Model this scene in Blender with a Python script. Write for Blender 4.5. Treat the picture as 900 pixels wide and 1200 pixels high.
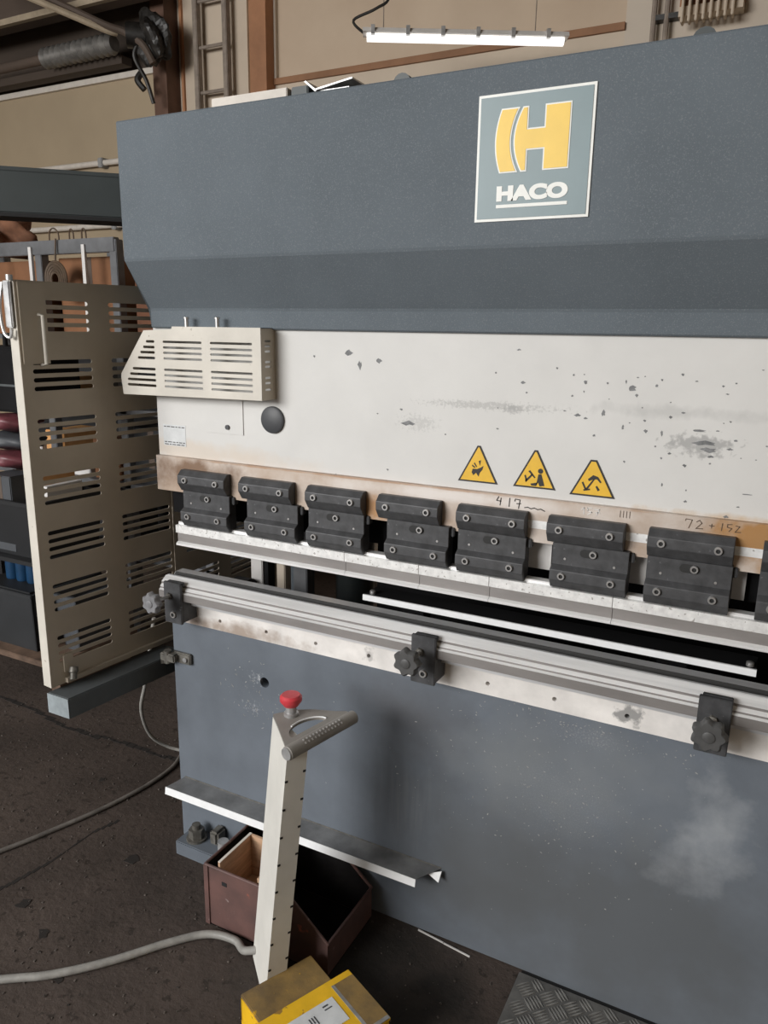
import bpy, bmesh, math, random
from mathutils import Vector, Matrix
random.seed(7)
scene = bpy.context.scene
for o in list(bpy.data.objects):
    bpy.data.objects.remove(o, do_unlink=True)
COL = scene.collection

# ------------------------------------------------------------------ camera
cam_d = bpy.data.cameras.new('camera')
cam = bpy.data.objects.new('camera', cam_d)
COL.objects.link(cam)
Rv = Vector((0.88634341, 0.46279783, 0.01461241))
Uv = Vector((-0.120293, 0.19967914, 0.9724494))
Fv = Vector((-0.44712968, 0.86368189, -0.23265563))
cam.matrix_world = Matrix(((Rv.x, Uv.x, -Fv.x, 1.65007), (Rv.y, Uv.y, -Fv.y, -1.72494), (Rv.z, Uv.z, -Fv.z, 1.7), (0, 0, 0, 1)))
cam_d.sensor_fit = 'VERTICAL'
cam_d.sensor_height = 36.0
cam_d.lens = 893.04 / 1200.0 * 36.0
cam_d.clip_start = 0.02
cam_d.clip_end = 200
scene.camera = cam

# ------------------------------------------------------------------ light
world = bpy.data.worlds.new('hall_daylight')
scene.world = world
world.use_nodes = True
bg = world.node_tree.nodes['Background']
bg.inputs['Color'].default_value = (0.93, 0.965, 1.0, 1)
bg.inputs['Strength'].default_value = 1.8


def area_light(name, loc, target, size, size_y, power, color):
    l = bpy.data.lights.new(name, 'AREA')
    l.shape = 'RECTANGLE'
    l.size = size
    l.size_y = size_y
    l.energy = power
    l.color = color
    o = bpy.data.objects.new(name, l)
    COL.objects.link(o)
    o.location = loc
    o.rotation_euler = (Vector(target) - Vector(loc)).to_track_quat('-Z', 'Y').to_euler()
    return o


area_light('window_daylight', (-2.2, -6.2, 3.2), (0.6, 0, 1.1), 4.0, 2.0, 620, (1.0, 0.98, 0.95))
scene.view_settings.view_transform = 'Standard'
scene.view_settings.look = 'None'
scene.view_settings.gamma = 1.0
scene.view_settings.use_curve_mapping = False
scene.view_settings.exposure = -0.42

# ------------------------------------------------------------------ materials
MATS = {}


def mat(name, col, rough=0.6, metal=0.0, var=0.12, scale=18.0, bump=0.0, bscale=120.0, spots=(), speck=None, emit=None, spec=0.5, col2=None, stretch=(1, 1, 1)):
    """procedural principled material; var = tonal mottling, col2 = second noise colour,
    spots = stains and painted shade (centre, radii, colour, strength, noise scale, threshold), speck = (colour, scale, threshold)"""
    m = bpy.data.materials.new(name)
    m.use_nodes = True
    nt = m.node_tree
    N, L = nt.nodes, nt.links
    b = N['Principled BSDF']
    b.inputs['Roughness'].default_value = rough
    b.inputs['Metallic'].default_value = metal
    b.inputs['Specular IOR Level'].default_value = spec
    tc = N.new('ShaderNodeTexCoord')
    mp = N.new('ShaderNodeMapping')
    mp.inputs['Scale'].default_value = stretch
    L.new(tc.outputs['Object'], mp.inputs['Vector'])
    vec = mp.outputs['Vector']

    def noise(sc, det=4.0, v=None):
        n = N.new('ShaderNodeTexNoise')
        n.inputs['Scale'].default_value = sc
        n.inputs['Detail'].default_value = det
        n.inputs['Roughness'].default_value = 0.6
        L.new(v if v is not None else vec, n.inputs['Vector'])
        return n.outputs['Fac']

    def ramp(sock, a, bb):
        r = N.new('ShaderNodeMapRange')
        r.inputs['From Min'].default_value = a
        r.inputs['From Max'].default_value = bb
        L.new(sock, r.inputs['Value'])
        return r.outputs['Result']

    def mixc(fac, A, B):
        x = N.new('ShaderNodeMix')
        x.data_type = 'RGBA'
        L.new(fac, x.inputs[0])
        for s, v in ((x.inputs[6], A), (x.inputs[7], B)):
            if isinstance(v, (tuple, list)):
                s.default_value = (v[0], v[1], v[2], 1)
            else:
                L.new(v, s)
        return x.outputs[2]

    def math_(op, a, c):
        x = N.new('ShaderNodeMath')
        x.operation = op
        for i, v in ((0, a), (1, c)):
            if isinstance(v, (int, float)):
                x.inputs[i].default_value = v
            else:
                L.new(v, x.inputs[i])
        return x.outputs[0]
    c2 = col2 if col2 else tuple(max(0, c * (1 - 2 * var)) for c in col)
    c1 = col if col2 else tuple(min(1, c * (1 + var)) for c in col)
    colour = mixc(ramp(noise(scale, 6), 0.3, 0.7), c1, c2)
    if speck:
        sl = speck if isinstance(speck, list) else [speck]
        for sc_, s_scale, th in sl:
            fac = ramp(noise(s_scale, 3), th, th + 0.04)
            colour = mixc(fac, colour, sc_)
    for spot in spots:
        c, r, sc_, st, nsc, th = spot[:6]
        sub = N.new('ShaderNodeVectorMath')
        sub.operation = 'SUBTRACT'
        L.new(tc.outputs['Object'], sub.inputs[0])
        sub.inputs[1].default_value = c
        mul = N.new('ShaderNodeVectorMath')
        mul.operation = 'MULTIPLY'
        L.new(sub.outputs[0], mul.inputs[0])
        mul.inputs[1].default_value = tuple(1.0 / q for q in r)
        ln = N.new('ShaderNodeVectorMath')
        ln.operation = 'LENGTH'
        L.new(mul.outputs[0], ln.inputs[0])
        fall = ramp(ln.outputs['Value'], 1.0, 0.15)
        nv = tc.outputs['Object']
        if len(spot) > 6:
            m2 = N.new('ShaderNodeMapping')
            m2.inputs['Scale'].default_value = spot[6]
            L.new(nv, m2.inputs['Vector'])
            nv = m2.outputs['Vector']
        nz = noise(nsc, 5, nv)
        mask = ramp(math_('ADD', nz, math_('MULTIPLY', fall, 0.5)), th, th + (0.16 if nsc > 20 else 0.34))
        mask = math_('MULTIPLY', mask, math_('MULTIPLY', ramp(fall, 0.0, 0.3), st))
        colour = mixc(mask, colour, sc_)
    L.new(colour, b.inputs['Base Color'])
    if bump:
        bp = N.new('ShaderNodeBump')
        bp.inputs['Strength'].default_value = bump
        bp.inputs['Distance'].default_value = 0.004
        L.new(noise(bscale, 4), bp.inputs['Height'])
        L.new(bp.outputs['Normal'], b.inputs['Normal'])
    if emit:
        b.inputs['Emission Color'].default_value = (*emit[0], 1)
        b.inputs['Emission Strength'].default_value = emit[1]
    MATS[name] = m
    return m


BIG = 5.0
mat('cover_paint', (0.128, 0.150, 0.170), 0.8, spec=0.12, var=0.06, scale=3, bump=0.10, bscale=260, speck=((0.175, 0.195, 0.215), 420, 0.58))
mat('apron_paint', (0.146, 0.166, 0.194), 0.7, spec=0.2, var=0.10, scale=4, bump=0.06, bscale=180, speck=[((0.20, 0.22, 0.25), 300, 0.68)],
    spots=[((1.50, 0, 0.22), (0.80, BIG, 0.45), (0.105, 0.112, 0.120), 0.85, 3, 0.60),
           ((1.10, 0, 0.30), (0.50, BIG, 0.35), (0.10, 0.105, 0.11), 0.6, 3.5, 0.66),
           ((0.85, 0, 0.66), (0.28, BIG, 0.17), (0.095, 0.096, 0.104), 0.7, 3.5, 0.66),
           ((0.80, 0, 0.40), (0.20, BIG, 0.26), (0.085, 0.090, 0.100), 0.4, 5, 0.78, (5, 1, 0.5)),
           ((0.85, 0, 0.40), (0.22, BIG, 0.28), (0.22, 0.23, 0.24), 0.35, 5, 0.86, (9, 1, 0.5)),
           ((1.62, 0, 0.60), (0.17, BIG, 0.24), (0.36, 0.38, 0.40), 0.62, 7, 0.76),
           ((1.58, 0, 0.48), (0.20, BIG, 0.16), (0.33, 0.35, 0.37), 0.5, 9, 0.80),
           ((1.25, 0, 0.62), (0.55, BIG, 0.30), (0.20, 0.215, 0.225), 0.6, 3, 0.72),
           ((1.28, 0, 0.55), (0.60, BIG, 0.42), (0.30, 0.31, 0.32), 0.25, 260, 1.00),
           ((1.33, 0, 0.74), (0.30, BIG, 0.10), (0.36, 0.36, 0.36), 0.3, 220, 0.98),
           ((0.33, 0, 0.66), (0.10, BIG, 0.08), (0.45, 0.46, 0.48), 0.8, 90, 0.98),
           ((0.31, 0, 0.56), (0.12, BIG, 0.07), (0.45, 0.46, 0.48), 0.7, 90, 0.99)])
CHIP = (0.16, 0.165, 0.17)
mat('ram_paint', (0.655, 0.65, 0.635), 0.6, spec=0.3, var=0.03, scale=5, bump=0.08, bscale=200,
    spots=[((0.83, 0, 1.472), (0.14, BIG, 0.055), (0.42, 0.42, 0.41), 0.45, 150, 0.86),
           ((1.02, 0, 1.525), (0.36, BIG, 0.022), (0.36, 0.36, 0.35), 0.5, 140, 0.80),
           ((1.08, 0, 1.519), (0.05, BIG, 0.020), (0.30, 0.30, 0.30), 0.5, 140, 0.76),
           ((1.50, 0, 1.468), (0.14, BIG, 0.05), (0.25, 0.25, 0.25), 0.6, 60, 0.78),
           ((1.42, 0, 1.535), (0.30, BIG, 0.025), (0.45, 0.45, 0.44), 0.5, 20, 0.66),
           ((0.10, 0, 1.33), (0.60, BIG, 0.05), (0.62, 0.50, 0.38), 0.45, 8, 0.62),
           ((1.60, 0, 1.315), (0.35, BIG, 0.02), (0.50, 0.33, 0.16), 0.6, 18, 0.70)])
mat('fleck_pale', (0.33, 0.33, 0.325), 0.7, var=0.3, scale=90)
mat('chip_grey', (0.20, 0.205, 0.21), 0.6, var=0.25, scale=60)
mat('rusty_steel', (0.64, 0.58, 0.53), 0.45, metal=0.2, var=0.18, scale=7, bump=0.08, bscale=150, col2=(0.42, 0.31, 0.23),
    spots=[((0.08, 0, 1.27), (0.30, BIG, 0.08), (0.17, 0.09, 0.045), 0.85, 12, 0.62),
           ((0.70, 0, 1.235), (0.10, BIG, 0.05), (0.42, 0.22, 0.09), 0.9, 14, 0.60),
           ((1.66, 0, 1.27), (0.16, BIG, 0.10), (0.42, 0.21, 0.06), 0.9, 14, 0.55),
           ((0.95, 0, 1.295), (0.60, BIG, 0.030), (0.74, 0.70, 0.67), 0.75, 6, 0.62),
           ((0.70, 0, 1.312), (1.2, BIG, 0.006), (0.36, 0.19, 0.09), 0.7, 9, 0.66)])
mat('bare_bed_steel', (0.86, 0.83, 0.80), 0.45, metal=0.10, var=0.10, scale=9, bump=0.05, bscale=140,
    spots=[((0.25, 0, 0.80), (0.42, BIG, 0.05), (0.30, 0.21, 0.15), 0.75, 16, 0.66),
           ((0.721, 0, 0.824), (0.045, BIG, 0.045), (0.36, 0.35, 0.34), 0.6, 40, 0.80),
           ((1.416, 0, 0.824), (0.055, BIG, 0.045), (0.22, 0.22, 0.22), 0.8, 40, 0.72)])
mat('bright_steel', (0.74, 0.74, 0.75), 0.27, metal=0.85, var=0.08, scale=14, bump=0.03, bscale=300, stretch=(0.12, 1, 1))
mat('rail_steel', (0.80, 0.81, 0.83), 0.30, metal=0.45, var=0.10, scale=30, bump=0.03, bscale=220, stretch=(0.08, 1, 1))
mat('punch_steel', (0.34, 0.32, 0.31), 0.45, metal=0.6, var=0.10, scale=20, stretch=(0.2, 1, 1))
mat('rail_bright', (0.90, 0.90, 0.90), 0.32, metal=0.3, var=0.10, scale=40, stretch=(0.06, 1, 1))  # worn edges; highlights on upturned rail and punch faces put into the colour
mat('punch_lip_steel', (0.88, 0.88, 0.87), 0.40, metal=0.25, var=0.10, scale=50, speck=((0.42, 0.40, 0.38), 110, 0.64))
mat('holder_black', (0.068, 0.069, 0.073), 0.5, metal=0.2, var=0.22, scale=28, bump=0.05, bscale=160, speck=((0.13, 0.13, 0.14), 90, 0.68))
mat('bolt_ring', (0.62, 0.61, 0.60), 0.35, metal=0.8, var=0.1)
mat('socket_dark', (0.02, 0.02, 0.02), 0.7)
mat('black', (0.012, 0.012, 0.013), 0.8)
mat('black_and_shade', (0.008, 0.008, 0.009), 0.8, spec=0.2, var=0.2, scale=6)  # near-black paints the shade inside the machine; also colours black parts
mat('beige_sheet', (0.62, 0.585, 0.52), 0.5, var=0.07, scale=6, bump=0.03, bscale=120, speck=((0.40, 0.36, 0.30), 60, 0.70))
mat('guard_sheet_shaded', (0.44, 0.385, 0.31), 0.5, var=0.06, scale=5, bump=0.03, bscale=120)  # same beige sheet, colour darkened for sides turned from the light
mat('column_sheet', (0.66, 0.645, 0.60), 0.5, var=0.05, scale=8)
mat('grey_top_paint', (0.27, 0.255, 0.235), 0.5, var=0.08, scale=12)
mat('arm_paint', (0.046, 0.056, 0.058), 0.5, var=0.08, scale=5, bump=0.04)
mat('beam_paint', (0.085, 0.095, 0.10), 0.55, var=0.12, scale=9)
mat('tube_end', (0.30, 0.34, 0.36), 0.5, var=0.12, scale=25)
mat('galvanised', (0.55, 0.55, 0.55), 0.38, metal=0.6, var=0.2, scale=25)
mat('dirty_steel', (0.20, 0.19, 0.17), 0.5, metal=0.5, var=0.3, scale=30)
mat('knob_plastic', (0.075, 0.075, 0.075), 0.5, var=0.1, scale=40)
mat('grey_knob', (0.20, 0.20, 0.21), 0.5, var=0.12, scale=40)
mat('warning_yellow', (0.78, 0.47, 0.035), 0.45, var=0.05, scale=30)
mat('print_black', (0.025, 0.022, 0.020), 0.6)
mat('sign_white', (0.78, 0.79, 0.76), 0.45, var=0.03)
mat('sign_teal', (0.155, 0.225, 0.245), 0.42, var=0.04, scale=10)
mat('sign_yellow', (0.83, 0.55, 0.07), 0.45, var=0.03)
mat('label_silver', (0.66, 0.68, 0.69), 0.35, var=0.06, scale=30)
mat('disc_grey', (0.065, 0.068, 0.075), 0.5, var=0.1)
mat('ink', (0.03, 0.025, 0.022), 0.7)
mat('chalk', (0.78, 0.76, 0.74), 0.8)
mat('estop_red', (0.62, 0.055, 0.07), 0.38, var=0.06, scale=40)
mat('pedal_yellow', (0.80, 0.47, 0.015), 0.45, var=0.10, scale=12, bump=0.05, speck=((0.34, 0.19, 0.04), 26, 0.64))
mat('pedal_worn', (0.14, 0.095, 0.045), 0.6, col2=(0.30, 0.19, 0.06), scale=16, bump=0.2, bscale=120, speck=((0.48, 0.28, 0.02), 30, 0.66))
mat('pedal_worn_edge', (0.36, 0.36, 0.35), 0.45, metal=0.4, var=0.2, scale=30)
mat('bin_paint', (0.155, 0.082, 0.072), 0.5, col2=(0.085, 0.052, 0.048), scale=9, bump=0.1, bscale=90, speck=[((0.36, 0.10, 0.065), 12, 0.66), ((0.26, 0.20, 0.19), 40, 0.68)])
mat('bin_inside_shade', (0.010, 0.009, 0.009), 0.9, spec=0.15, var=0.3, scale=14)  # deep shade in the bin put into a near-black colour
mat('plywood', (0.56, 0.36, 0.23), 0.65, var=0.16, scale=14, stretch=(1, 1, 6))
mat('plywood_edge', (0.80, 0.74, 0.66), 0.65, var=0.06)
mat('white_sheet', (0.90, 0.91, 0.92), 0.35, metal=0.0, var=0.04, scale=20)
mat('grey_sheet', (0.27, 0.275, 0.28), 0.45, metal=0.3, var=0.25, scale=9, bump=0.04)
mat('cable_grey', (0.30, 0.29, 0.27), 0.5, var=0.15, scale=25)
mat('cable_dusty', (0.17, 0.155, 0.14), 0.55, var=0.2, scale=25)
mat('tread_plate', (0.20, 0.195, 0.185), 0.42, metal=0.5, var=0.22, scale=12, bump=0.08)
mat('tread_bar', (0.40, 0.39, 0.37), 0.38, metal=0.5, var=0.15, scale=30)
mat('floor_painted_shade', (0.086, 0.066, 0.056), 0.7, spec=0.3, col2=(0.045, 0.035, 0.030), scale=2.2, bump=1.0, bscale=42, speck=[((0.040, 0.031, 0.026), 26, 0.60), ((0.17, 0.14, 0.12), 75, 0.70)],
    spots=[((0.85, -0.25, 0), (0.60, 0.42, 1), (0.022, 0.020, 0.018), 0.9, 4, 0.62)])  # dark spot paints the deep shade around bin and apron
mat('crack_dark', (0.018, 0.014, 0.012), 0.9)
mat('grit', (0.11, 0.092, 0.080), 0.7, var=0.4, scale=60)
mat('wall_beige', (0.60, 0.48, 0.36), 0.8, var=0.06, scale=1.2, col2=(0.50, 0.38, 0.275))
mat('wall_panel', (0.41, 0.325, 0.22), 0.75, var=0.06, scale=1.0)
mat('wall_light', (0.60, 0.52, 0.43), 0.75, var=0.05, scale=1.0)
mat('wall_cream', (0.62, 0.52, 0.41), 0.75, var=0.05, scale=2.0)
mat('pillar_rust', (0.42, 0.20, 0.10), 0.7, var=0.16, scale=3)
mat('pillar_brown', (0.14, 0.075, 0.05), 0.7, var=0.2, scale=4)
mat('ledge_brown', (0.30, 0.15, 0.075), 0.7, var=0.15, scale=3)
mat('rail_pale', (0.66, 0.61, 0.55), 0.6, var=0.06)
mat('ceiling_dark', (0.075, 0.055, 0.042), 0.8, var=0.15, scale=1.5)
mat('beam_dark', (0.11, 0.08, 0.062), 0.75, var=0.15, scale=2)
mat('beam_pale', (0.44, 0.36, 0.26), 0.7, var=0.1)
mat('duct_foil', (0.26, 0.25, 0.235), 0.45, metal=0.4, var=0.2, scale=12)
mat('soot_black', (0.022, 0.020, 0.018), 0.45, var=0.4, scale=18, bump=0.4, bscale=30, speck=((0.30, 0.29, 0.28), 16, 0.72))
mat('ladder_steel', (0.28, 0.23, 0.19), 0.6, var=0.15)
mat('lamp_housing', (0.66, 0.63, 0.60), 0.5, var=0.05)
mat('lamp_lit', (0.95, 0.95, 0.95), 0.4, var=0.0, emit=((1.0, 0.99, 0.96), 1.6))
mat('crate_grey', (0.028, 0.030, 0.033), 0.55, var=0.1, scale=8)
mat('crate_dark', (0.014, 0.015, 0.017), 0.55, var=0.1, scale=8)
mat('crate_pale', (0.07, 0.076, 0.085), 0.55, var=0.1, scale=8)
mat('blue_plastic', (0.012, 0.055, 0.13), 0.4, var=0.15)
mat('timber', (0.15, 0.095, 0.065), 0.7, var=0.25, scale=14)
mat('cardboard', (0.24, 0.105, 0.045), 0.75, var=0.10, scale=5)
mat('cardboard_red', (0.18, 0.070, 0.032), 0.75, var=0.10, scale=5)
mat('orange_box', (0.62, 0.32, 0.12), 0.6, var=0.12, scale=6)
mat('pink_wrap', (0.17, 0.05, 0.06), 0.4, var=0.3, scale=9)
mat('white_card', (0.72, 0.70, 0.68), 0.6, var=0.06)
mat('rack_steel', (0.15, 0.155, 0.165), 0.5, metal=0.2, var=0.15, scale=10)
mat('wire_brown', (0.10, 0.065, 0.04), 0.6, var=0.2)
mat('rag_brown', (0.26, 0.115, 0.06), 0.85, col2=(0.10, 0.045, 0.026), scale=10)
mat('plaster_grey', (0.30, 0.30, 0.30), 0.7)


# ------------------------------------------------------------------ geometry helpers
class MB:
    def __init__(self):
        self.bm = bmesh.new()

    def _cells(self, vs, fs, mi=0):
        v = [self.bm.verts.new(p) for p in vs]
        out = []
        for f in fs:
            try:
                q = self.bm.faces.new([v[i] for i in f])
                q.material_index = mi
                out.append(q)
            except ValueError:
                pass
        return v

    def box(self, a, b, bevel=0.0, mi=0):
        x0, y0, z0 = a
        x1, y1, z1 = b
        v = self._cells([(x0, y0, z0), (x1, y0, z0), (x1, y1, z0), (x0, y1, z0), (x0, y0, z1), (x1, y0, z1), (x1, y1, z1), (x0, y1, z1)],
                        [(3, 2, 1, 0), (4, 5, 6, 7), (0, 1, 5, 4), (1, 2, 6, 5), (2, 3, 7, 6), (3, 0, 4, 7)], mi)
        if bevel:
            es = list({e for w in v for e in w.link_edges})
            bmesh.ops.bevel(self.bm, geom=es, offset=bevel, segments=2, affect='EDGES')
        return self

    def obox(self, o, u, v, w, bevel=0.0, mi=0):
        """oriented box from corner o with edge vectors u, v, w"""
        o, u, v, w = Vector(o), Vector(u), Vector(v), Vector(w)
        p = [o, o + u, o + u + v, o + v, o + w, o + u + w, o + u + v + w, o + v + w]
        vs = self._cells(p, [(3, 2, 1, 0), (4, 5, 6, 7), (0, 1, 5, 4), (1, 2, 6, 5), (2, 3, 7, 6), (3, 0, 4, 7)], mi)
        if bevel:
            es = list({e for q in vs for e in q.link_edges})
            bmesh.ops.bevel(self.bm, geom=es, offset=bevel, segments=2, affect='EDGES')
        return self

    def prism(self, prof, x0, x1, bevel=0.0, mi=0):
        """(y, z) outline swept along x"""
        n = len(prof)
        vs = [(x0, y, z) for y, z in prof] + [(x1, y, z) for y, z in prof]
        fs = [tuple(range(n)), tuple(range(2 * n - 1, n - 1, -1))] + [(i, i + n, (i + 1) % n + n, (i + 1) % n) for i in range(n)]
        v = self._cells(vs, fs, mi)
        if bevel:
            es = list({e for q in v for e in q.link_edges})
            bmesh.ops.bevel(self.bm, geom=es, offset=bevel, segments=1, affect='EDGES')
        return self

    def poly(self, pts, d, mi=0):
        """planar outline extruded along vector d"""
        d = Vector(d)
        n = len(pts)
        vs = [Vector(p) for p in pts] + [Vector(p) + d for p in pts]
        fs = [tuple(range(n)), tuple(range(2 * n - 1, n - 1, -1))] + [(i, i + n, (i + 1) % n + n, (i + 1) % n) for i in range(n)]
        self._cells(vs, fs, mi)
        return self

    def cyl(self, a, b, r0, r1=None, seg=20, mi=0, caps=True):
        return self.lathe(a, b, [(0, r0), (1, r0 if r1 is None else r1)], seg, mi, caps)

    def lathe(self, a, b, prof, seg=20, mi=0, caps=True):
        """profile [(t along a-b, radius)]"""
        a, b = Vector(a), Vector(b)
        ax = (b - a).normalized()
        s = ax.orthogonal().normalized()
        t = ax.cross(s)
        vs, fs = [], []
        for k, (h, r) in enumerate(prof):
            c = a + (b - a) * h
            for i in range(seg):
                an = 2 * math.pi * i / seg
                vs.append(c + (s * math.cos(an) + t * math.sin(an)) * r)
        for k in range(len(prof) - 1):
            for i in range(seg):
                j = (i + 1) % seg
                fs.append((k * seg + i, k * seg + j, (k + 1) * seg + j, (k + 1) * seg + i))
        if caps:
            fs.append(tuple(range(seg - 1, -1, -1)))
            fs.append(tuple((len(prof) - 1) * seg + i for i in range(seg)))
        self._cells(vs, fs, mi)
        return self

    def tube(self, pts, r, seg=8, mi=0, closed=False, sub=6):
        p = [Vector(q) for q in pts]
        n = len(p)
        path = []
        if sub > 1 and n > 2:
            rng = n if closed else n - 1
            for i in range(rng):
                p0 = p[(i - 1) % n] if closed or i > 0 else p[0]
                p1, p2 = p[i], p[(i + 1) % n]
                p3 = p[(i + 2) % n] if closed or i + 2 < n else p[-1]
                for k in range(sub):
                    t = k / sub
                    path.append(0.5 * ((2 * p1) + (p2 - p0) * t + (2 * p0 - 5 * p1 + 4 * p2 - p3) * t * t + (3 * p1 - p0 - 3 * p2 + p3) * t ** 3))
            if not closed:
                path.append(p[-1])
        else:
            path = p
        m = len(path)
        vs, fs = [], []
        prev = None
        for i, q in enumerate(path):
            a = path[(i - 1) % m] if closed or i > 0 else path[0]
            c = path[(i + 1) % m] if closed or i + 1 < m else path[-1]
            d = (c - a).normalized()
            if prev is None:
                s = d.orthogonal().normalized()
            else:
                s = (prev - d * prev.dot(d)).normalized()
            prev = s
            t = d.cross(s)
            for k in range(seg):
                an = 2 * math.pi * k / seg
                vs.append(q + (s * math.cos(an) + t * math.sin(an)) * r)
        for i in range(m if closed else m - 1):
            j = (i + 1) % m
            for k in range(seg):
                l = (k + 1) % seg
                fs.append((i * seg + k, i * seg + l, j * seg + l, j * seg + k))
        if not closed:
            fs.append(tuple(range(seg - 1, -1, -1)))
            fs.append(tuple((m - 1) * seg + k for k in range(seg)))
        self._cells(vs, fs, mi)
        return self

    def mesh(self, name, mats, smooth=False):
        bmesh.ops.recalc_face_normals(self.bm, faces=self.bm.faces[:])
        me = bpy.data.meshes.new(name)
        self.bm.to_mesh(me)
        self.bm.free()
        for m in (mats if isinstance(mats, (list, tuple)) else [mats]):
            me.materials.append(MATS[m])
        if smooth:
            me.shade_smooth()
            me.set_sharp_from_angle(angle=math.radians(40))
        return me

    def build(self, name, mats, parent=None, smooth=False):
        return link(name, self.mesh(name, mats, smooth), parent)


def link(name, me, parent=None):
    o = bpy.data.objects.new(name, me)
    COL.objects.link(o)
    if parent is not None:
        setp(o, parent)
    return o


def setp(o, parent):
    """parent, keeping the mesh coordinates in world space"""
    o.parent = parent
    t = Vector((0, 0, 0))
    q = parent
    while q is not None:
        t += q.location
        q = q.parent
    o.matrix_parent_inverse = Matrix.Translation(-t) if parent.type == 'EMPTY' else Matrix.Identity(4)


def tag(o, label, cat, group=None):
    o['label'] = label
    o['category'] = cat
    if group:
        o['group'] = group
    return o


def thing(name, loc, label, cat, group=None):
    o = bpy.data.objects.new(name, None)
    o.empty_display_size = 0.05
    COL.objects.link(o)
    o.location = loc
    return tag(o, label, cat, group)


def structure(o):
    o['kind'] = 'structure'
    return o


def flat(outer, holes, thick, origin, U, V, name, mats):
    """2D outline with holes, filled and given a thickness along U x V; returns a mesh in world space"""
    cu = bpy.data.curves.new('tmp', 'CURVE')
    cu.dimensions = '2D'
    cu.fill_mode = 'BOTH'
    cu.extrude = thick / 2
    for loop in [outer] + list(holes):
        sp = cu.splines.new('POLY')
        sp.points.add(len(loop) - 1)
        for p, (x, y) in zip(sp.points, loop):
            p.co = (x, y, 0, 1)
        sp.use_cyclic_u = True
    return curve_mesh(cu, origin, U, V, name, mats)


def curve_mesh(cu, origin, U, V, name, mats):
    ob = bpy.data.objects.new('tmp', cu)
    COL.objects.link(ob)
    dg = bpy.context.evaluated_depsgraph_get()
    me = bpy.data.meshes.new_from_object(ob.evaluated_get(dg))
    bpy.data.objects.remove(ob)
    bpy.data.curves.remove(cu)
    U, V = Vector(U), Vector(V)
    N = U.cross(V)
    o = Vector(origin)
    me.transform(Matrix(((U.x, V.x, N.x, o.x), (U.y, V.y, N.y, o.y), (U.z, V.z, N.z, o.z), (0, 0, 0, 1))))
    me.name = name
    me.materials.clear()
    for m in (mats if isinstance(mats, (list, tuple)) else [mats]):
        me.materials.append(MATS[m])
    return me


def text_mesh(s, size, origin, U, V, thick, name, m, offset=0.0, xscale=1.0, spacing=1.0):
    cu = bpy.data.curves.new('tmp', 'FONT')
    cu.body = s
    cu.size = size
    cu.extrude = thick / 2
    cu.offset = offset
    cu.space_character = spacing
    return curve_mesh(cu, origin, Vector(U) * xscale, V, name, m)


def slot(x0, x1, zc, h, n=5):
    """rounded slot outline"""
    r = h / 2
    pts = []
    for i in range(n + 1):
        a = -math.pi / 2 + math.pi * i / n
        pts.append((x1 - r + r * math.cos(a), zc + r * math.sin(a)))
    for i in range(n + 1):
        a = math.pi / 2 + math.pi * i / n
        pts.append((x0 + r + r * math.cos(a), zc + r * math.sin(a)))
    return pts


def circ(x, z, r, n=20):
    return [(x + r * math.cos(2 * math.pi * i / n), z + r * math.sin(2 * math.pi * i / n)) for i in range(n)]


X3, Y3, Z3 = (1, 0, 0), (0, 1, 0), (0, 0, 1)


def ribbon(pts, w, y, name, m, parent):
    """handwriting stroke(s): list of polylines in (x, z) drawn as thin raised strips on a plane facing -y"""
    b = MB()
    for line in pts:
        for (x0, z0), (x1, z1) in zip(line[:-1], line[1:]):
            d = Vector((x1 - x0, z1 - z0))
            if d.length < 1e-6:
                continue
            n = Vector((-d.y, d.x)).normalized() * w / 2
            e = d.normalized() * w * 0.3
            b.poly([(x0 + n.x - e.x, y, z0 + n.y - e.y), (x1 + n.x + e.x, y, z1 + n.y + e.y), (x1 - n.x + e.x, y, z1 - n.y + e.y), (x0 - n.x - e.x, y, z0 - n.y - e.y)], (0, 0.0006, 0))
    return b.build(name, m, parent)


# ------------------------------------------------------------------ the hall
structure(MB().box((-40, -45, -0.1), (30, 3.4, 0)).build('floor', 'floor_painted_shade'))
FL = bpy.data.objects['floor']
b = MB()
crk = [(-1.451, .363), (-1.17, .35), (-.964, .316), (-.783, .317), (-.606, .337), (-.421, .342), (-.30, .348), (-.1, .36)]
fine = []
for (x0, y0), (x1, y1) in zip(crk[:-1], crk[1:]):
    for k in range(5):
        t = k / 5
        fine.append((x0 + (x1 - x0) * t, y0 + (y1 - y0) * t + random.uniform(-.010, .010)))
for (x0, y0), (x1, y1) in zip(fine[:-1], fine[1:]):
    w = random.uniform(.003, .011)
    b.box((x0, min(y0, y1) - w, 0), (x1 + .004, max(y0, y1) + w * .6, 0.0012))
b.build('floor_crack', 'crack_dark', FL)
b = MB()
crk = [(-.33, -.52), (-.306, -.44), (-.282, -.312), (-.28, -.138), (-.25, -.05)]
for (x0, y0), (x1, y1) in zip(crk[:-1], crk[1:]):
    for k in range(4):
        t, t2 = k / 4, (k + 1) / 4
        w = random.uniform(.002, .006)
        xa, ya, xb, yb = x0 + (x1 - x0) * t, y0 + (y1 - y0) * t, x0 + (x1 - x0) * t2, y0 + (y1 - y0) * t2
        b.box((min(xa, xb) - w, ya, 0), (max(xa, xb) + w * .5, yb, 0.0012))
b.build('floor_crack', 'crack_dark', FL)
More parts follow.
